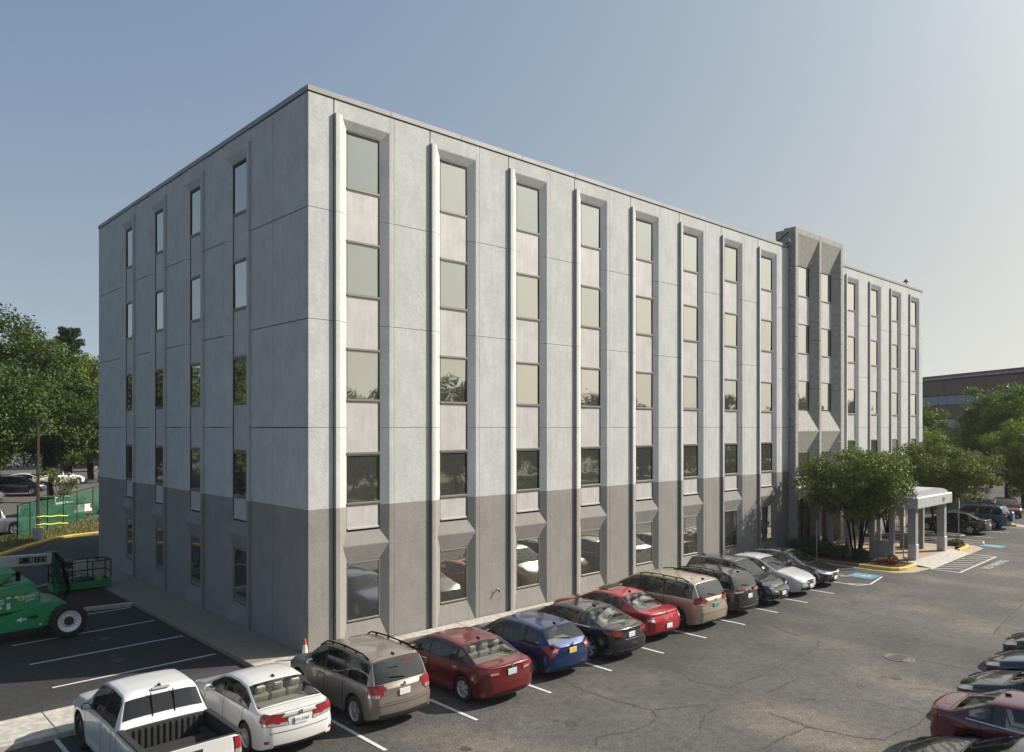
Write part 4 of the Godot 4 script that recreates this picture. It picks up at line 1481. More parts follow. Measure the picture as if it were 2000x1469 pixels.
	s = sedan(4.7, 1.82, 1.46, {"paint": black, "cloth": greyc, "spokes": 10, "heads": [[-0.5, 0.3, 0.72, 0.80, 0.60, 0.70, 1]], "fascia": [[false, 0.4, 0.5, 0.68, "dark"]]})
	car_thing("saloon_car", "black saloon across the aisle just beyond the maroon one", "car", s, 10.55, 15.05 + 2.35, 0.0, g2)
	s = sedan(4.8, 1.84, 1.46, {"paint": navy, "cloth": greyc, "spokes": 10, "heads": [[-0.5, 0.3, 0.72, 0.80, 0.60, 0.70, 1]], "fascia": [[false, 0.4, 0.5, 0.68, "dark"]]})
	car_thing("saloon_car", "navy saloon across the aisle with its headlamps towards the building", "car", s, 13.2, 14.95 + 2.4, 0.0, g2)
	s = sedan(4.75, 1.83, 1.45, {"paint": black, "cloth": greyc, "spokes": 10, "heads": [[-0.5, 0.3, 0.72, 0.80, 0.60, 0.70, 1]], "fascia": [[false, 0.4, 0.5, 0.68, "dark"]]})
	car_thing("saloon_car", "black saloon across the aisle beyond the navy one, cut by the picture edge", "car", s, 15.85, 14.7 + 2.38, 0.0, g2)
	s = sedan(4.6, 1.80, 1.42, {"paint": black, "cloth": greyc, "spokes": 10, "heads": [[-0.4, 0.3, 0.70, 0.78, 0.60, 0.70, 1]]})
	car_thing("saloon_car", "black saloon at the lower right corner, only its top in view", "car", s, 5.0, 15.6 + 2.3, 0.0, g2)
	var far := [["saloon_car", "white saloon across the aisle mirrored in the lower windows", white, 18.5], ["saloon_car", "silver saloon farther along the row across the aisle", silver, 21.1], ["saloon_car", "grey saloon near the far end of the row across the aisle", bronze, 26.4]]
	for f in far:
		s = sedan(4.7, 1.82, 1.46, {"paint": f[2], "cloth": greyc, "inside": false, "tint": 0.95, "tint_r": 0.95, "heads": [[-0.5, 0.3, 0.72, 0.80, 0.60, 0.70, 1]], "fascia": [[false, 0.4, 0.5, 0.68, "dark"]]})
		car_thing(f[0], f[1], "car", s, f[3], 14.9 + 2.35, 0.0, g2)

	# --- beyond the entrance
	var g3 := "cars parked beyond the entrance"
	s = sedan(4.6, 1.78, 1.44, {"paint": black, "cloth": greyc, "spokes": 5, "tails": [[-0.3, 0.3, 0.88, 0.98, 0.82, 0.96, 0], [0.0, 0.4, 0.78, 0.84, 0.78, 0.82, 1]]})
	car_thing("saloon_car", "black saloon beyond the entrance canopy with silver wheels", "car", s, 46.9, 6.0 - 2.3, 0.0, g3)
	s = wagon(4.55, 1.82, 1.70, {"paint": paint("teal_blue_paint", Color(0.03, 0.10, 0.19), 0.4), "cloth": greyc, "spokes": 5, "rails": [1.8, 3.9], "tails": [[-0.15, 0.14, 0.9, 1.15, 0.9, 1.15, 0]], "plate_y": 0.6})
	t = car_thing("sport_utility_car", "teal blue sport utility car with a spare wheel cover on its tail", "car", s, 50.9, 6.2 - 2.28, 0.0, g3)
	var sp := MB.new()
	sp.lathe([Vector2(0.0, 0.0), Vector2(0.34, 0.0), Vector2(0.36, 0.03), Vector2(0.36, 0.18), Vector2(0.33, 0.22), Vector2(0.0, 0.23)], 24, Transform3D(Basis(Vector3.RIGHT, PI / 2), Vector3(0.05, 0.92, 2.22)))
	part("spare_wheel_cover", sp, mats["teal_blue_paint"], t)
	s = sedan(4.8, 1.84, 1.46, {"paint": maroon, "cloth": greyc, "spokes": 10, "trim": chrome, "inside": false})
	car_thing("saloon_car", "dark maroon saloon crossing beyond the blue sport utility car", "car", s, 60.5, 3.5, 1.9, g3)
	for f in [["white saloon far off under the trees at the right edge", white, Vector3(108, 0, 12), 0.3], ["silver saloon far off in the lot behind the right hand trees", silver, Vector3(112, 0, 8), 0.3]]:
		s = sedan(4.7, 1.82, 1.46, {"paint": f[1], "inside": false})
		var c := car_thing("saloon_car", f[0], "car", s, f[2].x, f[2].z, f[3], g3)
		c.position = f[2]

	build_pickup(white)

func build_pickup(white: Material) -> void:
	var L := 5.40
	var H := 1.80
	var s := {
		"L": L, "W": 1.91, "H": H, "clear": 0.28, "R": 0.395, "wheels": [0.93, 4.17], "paint": white, "spokes": 6, "rim": mat("alloy_dark", lin(0.03, 0.03, 0.03), 0.35, 0.6),
		"top": [[0.0, 0.85], [0.05, 0.98], [0.3, 1.09], [1.2, 1.19], [1.32, 1.2], [1.95, 1.70], [2.2, 1.78], [2.8, H], [3.36, 1.77], [3.40, 1.75], [3.58, 1.26], [3.62, 1.17], [L, 1.15]],
		"belt": [[0.0, 0.80], [0.4, 1.0], [1.3, 1.13], [3.5, 1.15], [3.62, 1.12], [L, 1.12]], "tumble": 0.28, "taper_n": 0.05, "taper_t": 0.0, "bow_t": 0.02,
		"en": [[0.3, 0.08], [0.5, 0.0], [0.75, 0.02], [1.1, 0.12]], "et": [[0.3, 0.0], [0.62, 0.0], [0.66, 0.07], [1.2, 0.07]],
		"ws": [1.34, 1.95], "rg": [3.42, 3.57], "sg": [1.72, 3.40], "pillars": [2.62], "doors": [1.45, 2.66, 3.3, 3.62], "handles": [2.5, 2.85], "lids": [1.25], "tint": 0.8, "tint_r": 0.85,
		"bed": [3.66, L - 0.09], "mirror": 1.84, "clad": 1, "plate_y": 0.55, "badge": false, "seat1": 2.45,
		"tails": [[-0.07, 0.10, 0.86, 1.10, 0.86, 1.10, 0], [-0.07, 0.10, 0.76, 0.86, 0.76, 0.86, 1]], "fascia": [[true, 0.13, 0.98, 1.05, "black"], [true, 0.86, 0.42, 0.60, "chrome", 0.05]],
		"heads": [[-0.3, 0.35, 0.86, 0.96, 0.80, 0.92, 1]], "mirror_mat": mat("black_plastic", lin(0.025, 0.025, 0.026), 0.6)}
	var t := car_thing("pickup_truck", "white double cab pickup with a black lined open bed, nearest the lower left corner", "truck", s, -6.0, 1.55 + 2.7)
	var lin_ := mat("bed_liner_black", lin(0.018, 0.018, 0.019), 0.75)
	var bd := MB.new()
	var z0 := 3.66 - 2.7
	var z1 := L - 0.09 - 2.7
	var hw := 0.80
	bd.box(Vector3(0, 0.66, (z0 + z1) * 0.5), Vector3(hw * 2 + 0.1, 0.04, z1 - z0))
	bd.box(Vector3(-hw - 0.02, 0.92, (z0 + z1) * 0.5), Vector3(0.05, 0.5, z1 - z0), 0.01)
	bd.box(Vector3(hw + 0.02, 0.92, (z0 + z1) * 0.5), Vector3(0.05, 0.5, z1 - z0), 0.01)
	bd.box(Vector3(0, 0.92, z0 + 0.03), Vector3(hw * 2, 0.5, 0.05), 0.01)
	bd.box(Vector3(0, 0.92, z1 - 0.03), Vector3(hw * 2, 0.5, 0.04), 0.01)
	for x in [-0.72, 0.72]:
		bd.box(Vector3(x, 0.78, 4.17 - 2.7), Vector3(0.2, 0.24, 0.9), 0.06)
	part("bed_liner", bd, lin_, t)
	for i in 13:
		var rb := MB.new()
		rb.box(Vector3(-0.72 + 0.12 * i, 0.91, z0 + 0.065), Vector3(0.06, 0.44, 0.025), 0.01)
		part("liner_rib", rb, lin_, t)
		var rf := MB.new()
		rf.box(Vector3(-0.6 + 0.1 * i, 0.687, (z0 + z1) * 0.5), Vector3(0.05, 0.018, z1 - z0 - 0.15), 0.006)
		part("liner_rib", rf, lin_, t)
	for x in [-0.865, 0.865]:
		var rl := MB.new()
		rl.box(Vector3(x, 1.165, (z0 + z1) * 0.5), Vector3(0.14, 0.035, z1 - z0 + 0.02), 0.012)
		part("bed_rail", rl, lin_, t)
	for x in [-0.22, 0.22]:
		var dv := MB.new()
		var a := car_pos(s, x, 1.71, 3.43)
		var b := car_pos(s, x, 1.26, 3.575)
		dv.tube([a + Vector3(0, 0.02, 0.02), b + Vector3(0, 0, 0.012)], 0.012, 6)
		part("window_bar", dv, mat("steel", lin(0.5, 0.5, 0.5), 0.3, 1.0), t)
	var bl := MB.new()
	bl.box(Vector3(0, 1.77, 3.37 - 2.7), Vector3(0.36, 0.03, 0.07), 0.01, Basis(Vector3.RIGHT, 0.35))
	part("brake_light", bl, mat("lens_smoke", lin(0.28, 0.28, 0.28), 0.2), t)
	var fin := MB.new()
	fin.tri(Vector3(0.03, 1.79, 0.50), Vector3(0.0, 1.86, 0.63), Vector3(0.03, 1.785, 0.64))
	fin.tri(Vector3(-0.03, 1.79, 0.50), Vector3(-0.03, 1.785, 0.64), Vector3(0.0, 1.86, 0.63))
	fin.tri(Vector3(0.03, 1.785, 0.64), Vector3(0.0, 1.86, 0.63), Vector3(-0.03, 1.785, 0.64))
	part("roof_aerial", fin, mat("black_plastic", Color.BLACK), t)
	# coil of straw-coloured rope lying in the bed
	var rope := thing("rope_tangle", "tangled straw coloured rope lying in the pickup bed", "rope", Vector3(-6.0, 0.70, 4.25 + 2.05))
	var rng := RandomNumberGenerator.new()
	rng.seed = 19
	var rm := MB.new()
	for k in 7:
		var pts := []
		var q := Vector3(rng.randf_range(-0.5, -0.1), rng.randf_range(0.01, 0.05), rng.randf_range(-0.15, 0.2))
		var a := rng.randf_range(-0.7, 0.7)
		for i in 10:
			pts.append(q)
			a += rng.randf_range(-0.9, 0.9)
			q += Vector3(cos(a) * 0.11, rng.randf_range(-0.02, 0.03), sin(a) * 0.07)
			q.y = clampf(q.y, 0.01, 0.10)
		rm.tube(pts, 0.011, 5)
	part("rope", rm, mat("straw_rope", lin(0.42, 0.36, 0.14), 0.9), rope)
	var tx := TextMesh.new()
	tx.text = "TRD"
	tx.font_size = 24
	tx.pixel_size = 0.006
	tx.depth = 0.004
	var o := part("flank_lettering", tx, mat("decal_dark", lin(0.03, 0.035, 0.05), 0.5), t)
	o.position = Vector3(-0.955, 0.98, 2.2)
	o.rotation.y = -PI / 2

# ---------------------------------------------------------------- entrance: paving, canopy, beds, signs
func build_entrance() -> void:
	var aggr: StandardMaterial3D = mats["exposed_aggregate"]
	var conc: StandardMaterial3D = mats["pavement_concrete"]
	var yellow: StandardMaterial3D = mats["yellow_kerb_paint"]
	var mulch: StandardMaterial3D = mats["mulch"]
	# paved forecourt
	var pv := MB.new()
	pv.prism([Vector2(30.9, 0.5), Vector2(40.2, 0.5), Vector2(40.2, 6.2), Vector2(37.6, 6.5), Vector2(30.9, 6.5)], 0.0, 0.135)
	struct("pavement", pv, surface("forecourt_aggregate", Color(0.33, 0.25, 0.165), aggr.albedo_texture, 0.5))
	var rp := MB.new()
	rp.quad(Vector3(30.75, 0.012, 7.7), Vector3(37.5, 0.012, 7.6), Vector3(37.5, 0.14, 6.52), Vector3(30.75, 0.14, 6.52))
	struct("ramp", rp, conc)
	# kerbs: bare along the stall, painted round the corner
	kerb("kerb", [Vector2(28.38, 0.8), Vector2(28.38, 5.0)], 0.17, 0.16, surface("stained_kerb", Color(0.13, 0.10, 0.08), conc.albedo_texture, 0.5))
	kerb("yellow_kerb", [Vector2(28.38, 5.0), Vector2(28.38, 6.1), Vector2(28.5, 6.55), Vector2(28.8, 6.86), Vector2(29.3, 7.0), Vector2(30.75, 7.0)], 0.17, 0.16, yellow)
	kerb("yellow_kerb", [Vector2(37.5, 6.98), Vector2(39.3, 6.9), Vector2(40.0, 6.7), Vector2(40.35, 6.2), Vector2(40.4, 5.4)], 0.17, 0.16, yellow)
	kerb("kerb", [Vector2(40.4, 5.4), Vector2(40.4, 0.6)], 0.17, 0.16, conc)
	kerb("yellow_kerb", [Vector2(52.4, 0.5), Vector2(52.4, 5.0), Vector2(52.6, 5.6), Vector2(53.2, 5.95), Vector2(53.9, 5.6), Vector2(54.2, 5.0), Vector2(54.2, 0.5)], 0.17, 0.16, yellow)
	var gut := surface("tan_gutter", Color(0.34, 0.28, 0.21), conc.albedo_texture, 0.4)
	var g := MB.new()
	g.sheet([Vector2(28.0, 3.0), Vector2(28.36, 3.0), Vector2(28.36, 6.1), Vector2(28.8, 6.88), Vector2(29.3, 7.02), Vector2(30.7, 7.02), Vector2(30.7, 7.72), Vector2(28.9, 7.5), Vector2(28.1, 6.9)], 0.006)
	g.sheet([Vector2(37.55, 7.0), Vector2(39.4, 6.92), Vector2(40.2, 6.6), Vector2(40.7, 6.0), Vector2(40.9, 6.8), Vector2(40.0, 7.5), Vector2(37.55, 7.6)], 0.006)
	g.sheet([Vector2(52.9, 6.0), Vector2(53.5, 6.0), Vector2(54.3, 5.4), Vector2(54.8, 5.6), Vector2(54.2, 6.6), Vector2(53.0, 6.7)], 0.006)
	struct("gutter", g, gut)
	kerb("kerb", [Vector2(43.55, 0.6), Vector2(43.55, 4.6), Vector2(43.8, 5.1), Vector2(44.2, 5.3), Vector2(44.6, 5.1), Vector2(44.85, 4.6), Vector2(44.85, 0.6)], 0.15, 0.15, conc)
	# beds
	for b in [[Vector2(28.56, 0.6), Vector2(30.88, 0.6), Vector2(30.88, 6.8), Vector2(29.3, 6.82), Vector2(28.7, 6.5), Vector2(28.56, 6.0)], [Vector2(38.6, 5.6), Vector2(40.2, 5.4), Vector2(40.18, 6.1), Vector2(39.8, 6.6), Vector2(38.6, 6.75)], [Vector2(40.22, 0.6), Vector2(40.24, 5.2), Vector2(38.9, 5.5), Vector2(38.9, 0.6)], [Vector2(43.7, 0.6), Vector2(43.7, 4.6), Vector2(44.2, 5.15), Vector2(44.7, 4.6), Vector2(44.7, 0.6)], [Vector2(52.58, 0.5), Vector2(52.58, 5.0), Vector2(53.2, 5.75), Vector2(54.0, 5.0), Vector2(54.0, 0.5)]]:
		var m := MB.new()
		m.prism(b, 0.0, 0.15)
		struct("planting_bed", m, mulch)
	# canopy
	var cn := thing("entrance_canopy", "white vaulted entrance canopy on grey square posts before the concrete tower", "canopy", Vector3(34.2, 0.135, 3.5))
	var wh := surface("canopy_white", Color(0.42, 0.41, 0.41), tone_tex("spandrel_tone", [], 256), 0.5, null, 0.0, 0.5)
	var gr := surface("post_grey_paint", Color(0.25, 0.25, 0.25), tone_tex("spandrel_tone", [], 256), 0.5, null, 0.0, 0.7)
	var fb := MB.new()
	fb.box(Vector3(0, 3.05, 3.18), Vector3(5.4, 0.62, 0.16), 0.05)
	part("fascia", fb, wh, cn)
	for x in [-2.62, 2.62]:
		var m := MB.new()
		m.box(Vector3(x, 3.05, 0.05), Vector3(0.16, 0.6, 6.09), 0.04)
		part("fascia", m, wh, cn)
	var sf := MB.new()
	sf.box(Vector3(0, 2.84, 0.0), Vector3(5.06, 0.06, 6.15))
	part("ceiling", sf, wh, cn)
	for k in 4:
		var vt := MB.new()
		var z0 := -2.95 + 1.52 * k
		var z1 := z0 + 1.50
		var p := []
		for i in 13:
			var a := PI * i / 12.0
			p.append(Vector2(2.5 * cos(a), 3.30 + 0.42 * sin(a)))
		for i in 12:
			var n0 := Vector3(cos(PI * i / 12.0) * 0.3, sin(PI * i / 12.0), 0).normalized()
			var n1 := Vector3(cos(PI * (i + 1) / 12.0) * 0.3, sin(PI * (i + 1) / 12.0), 0).normalized()
			var A := Vector3(p[i].x, p[i].y, z0)
			var B := Vector3(p[i].x, p[i].y, z1)
			var C := Vector3(p[i + 1].x, p[i + 1].y, z1)
			var D := Vector3(p[i + 1].x, p[i + 1].y, z0)
			vt.tri_n(A, D, C, n0, n1, n1)
			vt.tri_n(A, C, B, n0, n1, n0)
		for e in [z0, z1]:
			var cap := []
			for q in p:
				cap.append(Vector3(q.x, q.y, e))
			vt.poly(cap)
		part("vault_panel", vt, wh, cn)
	for x in [-2.2, 2.2]:
		var c1 := MB.new()
		c1.box(Vector3(x, 1.42, 2.85), Vector3(0.40, 2.84, 0.40), 0.02)
		part("post", c1, gr, cn)
		var c2 := MB.new()
		c2.box(Vector3(x, 0.42, 2.87), Vector3(0.42, 0.84, 0.42), 0.02)
		part("post_base", c2, wh, cn)
		for z in [0.75, 1.8]:
			var m := MB.new()
			m.box(Vector3(x - 0.05, 1.42, z), Vector3(0.26, 2.84, 0.24), 0.02)
			part("post", m, gr, cn)
		var lw := MB.new()
		lw.box(Vector3(x - 0.05, 0.42, 1.275), Vector3(0.24, 0.84, 0.80), 0.015)
		part("low_wall", lw, gr, cn)
		for z in [-1.6, -0.6]:
			var m := MB.new()
			m.box(Vector3(x - 0.05, 1.42, z), Vector3(0.26, 2.84, 0.24), 0.02)
			part("post", m, gr, cn)
	# worn street number on the fascia
	var tm := TextMesh.new()
	tm.text = "10"
	tm.font_size = 40
	tm.pixel_size = 0.009
	tm.depth = 0.02
	var tx := part("number", tm, mat("sign_grey", lin(0.34, 0.33, 0.31), 0.6), cn)
	tx.position = Vector3(1.2, 3.05, 3.27)
	# sign posts
	var steel := mat("galvanised", lin(0.33, 0.33, 0.32), 0.5, 0.5)
	for q in [[Vector3(30.25, 0.15, 6.5), "slim post with red and white notice in the flower bed left of the canopy", 2.55], [Vector3(39.85, 0.15, 6.2), "slim post with red and white notice in the flower bed right of the canopy", 2.75]]:
		var sg := thing("sign_post", q[1], "sign", q[0], 0.25)
		var m := MB.new()
		m.box(Vector3(0, q[2] * 0.5, 0), Vector3(0.05, q[2], 0.05), 0.008)
		part("post", m, steel, sg)
		var b := MB.new()
		b.box(Vector3(0, q[2] - 0.36, 0.035), Vector3(0.30, 0.46, 0.012), 0.004)
		var pl := part("sign_panel", b, mat("sign_white", lin(0.62, 0.60, 0.57), 0.5), sg)
		for k in 3:
			var ln := MB.new()
			ln.box(Vector3(0, q[2] - 0.33 - 0.08 * k, 0.045), Vector3(0.2, 0.022, 0.006))
			part("lettering", ln, mat("sign_red", lin(0.45, 0.03, 0.03), 0.5), pl)
		var r := MB.new()
		r.box(Vector3(0, q[2] - 0.06, 0.035), Vector3(0.30, 0.16, 0.012), 0.004)
		part("sign_panel", r, mat("sign_red", lin(0.45, 0.03, 0.03), 0.5), sg)
	var bs := thing("sign_post", "slim post with a small blue accessible parking sign against the concrete tower", "sign", Vector3(28.75, 0.15, 2.6), 0.3)
	var pm := MB.new()
	pm.box(Vector3(0, 1.0, 0), Vector3(0.05, 2.0, 0.05), 0.008)
	part("post", pm, steel, bs)
	var bm := MB.new()
	bm.box(Vector3(0, 1.85, 0.035), Vector3(0.34, 0.5, 0.012), 0.004)
	var bp := part("sign_panel", bm, mat("sign_blue", lin(0.02, 0.13, 0.40), 0.5), bs)
	var wc := MB.new()
	wc.lathe([Vector2(0.075, 0.0), Vector2(0.075, 0.006), Vector2(0.1, 0.006), Vector2(0.1, 0.0)], 14, Transform3D(Basis(Vector3.RIGHT, PI / 2), Vector3(0, 1.78, 0.042)))
	wc.box(Vector3(-0.02, 1.93, 0.045), Vector3(0.03, 0.13, 0.006))
	wc.box(Vector3(-0.02, 2.02, 0.045), Vector3(0.05, 0.05, 0.006), 0.002)
	part("wheelchair_sign", wc, mat("sign_white", lin(0.62, 0.60, 0.57), 0.5), bp)
	# shrubs and flowers
	var rng := RandomNumberGenerator.new()
	rng.seed = 33
	var sp := [[Vector3(29.3, 0.15, 1.3), 0.75], [Vector3(29.4, 0.15, 2.5), 0.72], [Vector3(29.2, 0.15, 3.7), 0.62], [Vector3(30.3, 0.15, 1.9), 0.8], [Vector3(30.1, 0.15, 3.2), 0.66], [Vector3(29.9, 0.15, 4.5), 0.5]]
	var lb := ["dark rounded shrub in the bed, closest to the building wall", "dark rounded shrub in the bed, second from the wall along the kerb", "dark rounded shrub in the bed, third from the wall along the kerb", "broad dark shrub in the bed beside the tower doors", "dark shrub in the bed just left of the flowering tree trunk", "small green shrub in the bed nearest the flowers"]
	for i in sp.size():
		var t := thing("shrub", lb[i], "shrub", sp[i][0], 0.0, "shrubs in the entrance bed")
		var m := MB.new()
		leaf_blob(m, rng, Vector3(0, sp[i][1] * 0.62, 0), Vector3(sp[i][1], sp[i][1] * 0.7, sp[i][1]), 1500, 0.07, 0.05, Color(0.028, 0.055, 0.018), Color(0.05, 0.085, 0.025), 0.55)
		part("foliage", m, leaf_mat(), t)
		var st := MB.new()
		for k in 5:
			var a := TAU * k / 5
			st.tube([Vector3(0, 0, 0), Vector3(cos(a) * 0.2, sp[i][1] * 0.4, sin(a) * 0.2), Vector3(cos(a) * 0.4, sp[i][1] * 0.8, sin(a) * 0.4)], 0.012, 4)
		part("stems", st, bark_mat(), t)
	var fi := 0
	for area in [[29.3, 30.9, 5.5, 6.6, 20], [38.8, 40.0, 5.8, 6.5, 12]]:
		for k in area[4]:
			var t := thing("flowering_plant", "low bedding plant with red and bronze leaves in the flower bed %s of the canopy" % ("left" if fi == 0 else "right"), "plant", Vector3(rng.randf_range(area[0], area[1]), 0.15, rng.randf_range(area[2], area[3])), rng.randf() * TAU, "bedding plants in the %s flower bed" % ("left" if fi == 0 else "right"))
			var m := MB.new()
			var redish := rng.randf() < 0.6
			leaf_blob(m, rng, Vector3(0, 0.16, 0), Vector3(0.17, 0.15, 0.17), 90, 0.09, 0.05, Color(0.16, 0.02, 0.02) if redish else Color(0.07, 0.10, 0.03), Color(0.25, 0.06, 0.04) if redish else Color(0.14, 0.12, 0.05), 0.2)
			part("foliage", m, leaf_mat(), t)
		fi += 1

# ---------------------------------------------------------------- trees
func leaf_mat() -> StandardMaterial3D:
	if mats.has("leaf"):
		return mats["leaf"]
	var m := mat("leaf", Color.WHITE, 0.5)
	m.vertex_color_use_as_albedo = true
	m.backlight_enabled = true
	m.backlight = Color(0.62, 0.72, 0.28)
	m.metallic_specular = 0.32
	return m

func bark_mat() -> StandardMaterial3D:
	return surface("bark", Color(0.11, 0.085, 0.065), tone_tex("bark_tone", [[101, 0.06, 4, 0.5], [102, 0.3, 2, 0.3]], 256), 1.3, bump_tex("grass_bump", 53, 0.25), 0.8)

# leaves spread through an ellipsoid, most of them near its skin
func leaf_blob(mb: MB, rng: RandomNumberGenerator, at: Vector3, r: Vector3, count: int, ll: float, lw: float, c0: Color, c1: Color, inner := 0.5) -> void:
	mb.use_col = true
	for i in count:
		var d := Vector3(rng.randfn(), rng.randfn(), rng.randfn()).normalized()
		var k := pow(rng.randf(), 0.4) * (1.0 - inner) + inner * pow(rng.randf(), 0.6)
		var p := at + d * r * k * rng.randf_range(0.85, 1.1)
		var up := (d * 0.7 + Vector3(rng.randf_range(-1, 1), rng.randf_range(-0.3, 1.3), rng.randf_range(-1, 1))).normalized()
		var x := up.cross(Vector3(rng.randf_range(-1, 1), rng.randf_range(-1, 1), rng.randf_range(-1, 1))).normalized()
		var y := up.cross(x)
		var s := rng.randf_range(0.7, 1.25)
		x *= ll * 0.5 * s
		y *= lw * 0.5 * s
		mb.col = c0.lerp(c1, rng.randf())
		var f := up * ll * 0.12
		mb.tri(p - x, p - y + f, p + x)
		mb.tri(p - x, p + x, p + y + f)

# a broad-leaved tree: tapering trunk, forked limbs, and clumps of leaves at the ends of the limbs
func broadleaf(seed_: int, h: float, r: float, base: float, clumps: int, per: int, leaf: float, c0: Color, c1: Color, stems := 1, stem_r := 0.2) -> Array:
	var rng := RandomNumberGenerator.new()
	rng.seed = seed_
	var wood := MB.new()
	var crown := MB.new()
	var mid := Vector3(0, (h + base) * 0.5, 0)
	var forks := []
	for s in stems:
		var a := TAU * s / stems + rng.randf()
		var lean := Vector3(cos(a), 0, sin(a)) * (r * 0.28 if stems > 1 else r * 0.06)
		var foot := Vector3(cos(a), 0, sin(a)) * (0.16 if stems > 1 else 0.0)
		var top := Vector3(0, base + (h - base) * 0.45, 0) + lean
		var pts := []
		for k in 6:
			var t := k / 5.0
			pts.append(foot.lerp(top, t) + Vector3(rng.randf_range(-1, 1), 0, rng.randf_range(-1, 1)) * stem_r * 0.5 * (0.0 if k == 0 else 1.0))
		wood.tube(pts, [stem_r * 1.25, stem_r, stem_r * 0.9, stem_r * 0.75, stem_r * 0.6, stem_r * 0.4], 7)
		for k in range(2, 6):
			forks.append([pts[k], stem_r * (0.75 - 0.1 * k)])
	for c in clumps:
		var d := Vector3(rng.randfn(), rng.randfn() * 0.9, rng.randfn()).normalized()
		var k := pow(rng.randf(), 0.35)
		var p := mid + Vector3(d.x * r, d.y * (h - base) * 0.5, d.z * r) * k * rng.randf_range(0.72, 1.0)
		if p.y < mid.y:
			var sh := 1.0 - 0.35 * (mid.y - p.y) / ((h - base) * 0.5)
			p.x *= sh
			p.z *= sh
		var fk = forks[rng.randi() % forks.size()]
		if c % 2 == 0:
			var q: Vector3 = fk[0]
			var bend := q.lerp(p, 0.5) + Vector3(0, -0.08 * q.distance_to(p), 0)
			var rr: float = maxf(fk[1] * 0.5, 0.012)
			wood.tube([q, bend, p], [rr, rr * 0.6, rr * 0.25], 5, false)
		var cr := rng.randf_range(0.16, 0.30) * r
		leaf_blob(crown, rng, p, Vector3(cr, cr * 0.62, cr), per, leaf, leaf * 0.55, c0.lerp(c1, rng.randf() * 0.5), c1.lerp(c0, rng.randf() * 0.4), 0.75)
	return [wood.mesh(), crown.mesh()]

func conifer(seed_: int, h: float, r: float) -> Array:
	var rng := RandomNumberGenerator.new()
	rng.seed = seed_
	var wood := MB.new()
	var crown := MB.new()
	wood.tube([Vector3.ZERO, Vector3(0.1, h * 0.5, 0), Vector3(0, h, 0)], [0.3, 0.18, 0.03], 7)
	var y := h * 0.22
	while y < h * 0.98:
		var k := 1.0 - (y - h * 0.22) / (h * 0.78)
		for i in 7:
			var a := rng.randf() * TAU
			var len := r * pow(k, 0.75) * rng.randf_range(0.65, 1.1) + 0.5
			var tip := Vector3(cos(a) * len, y + len * rng.randf_range(0.0, 0.75), sin(a) * len)
			wood.tube([Vector3(0, y, 0), tip], [0.04, 0.01], 4, false)
			for m in 4:
				leaf_blob(crown, rng, Vector3(0, y, 0).lerp(tip, 0.35 + 0.2 * m), Vector3(0.6, 0.42, 0.6) * (0.5 + len * 0.12), 45, 0.36, 0.09, Color(0.02, 0.04, 0.018), Color(0.045, 0.075, 0.03), 0.5)
		y += h * rng.randf_range(0.02, 0.034)
	return [wood.mesh(), crown.mesh()]

func plant_tree(kind: Array, called: String, label: String, at: Vector3, size: float, turn: float, group: String, high := 0.0) -> void:
	var t := thing(called, label, "tree", at, turn, group)
	t.scale = Vector3(size, size if high == 0.0 else high, size)
	part("trunk", kind[0], bark_mat(), t)
	part("crown", kind[1], leaf_mat(), t)

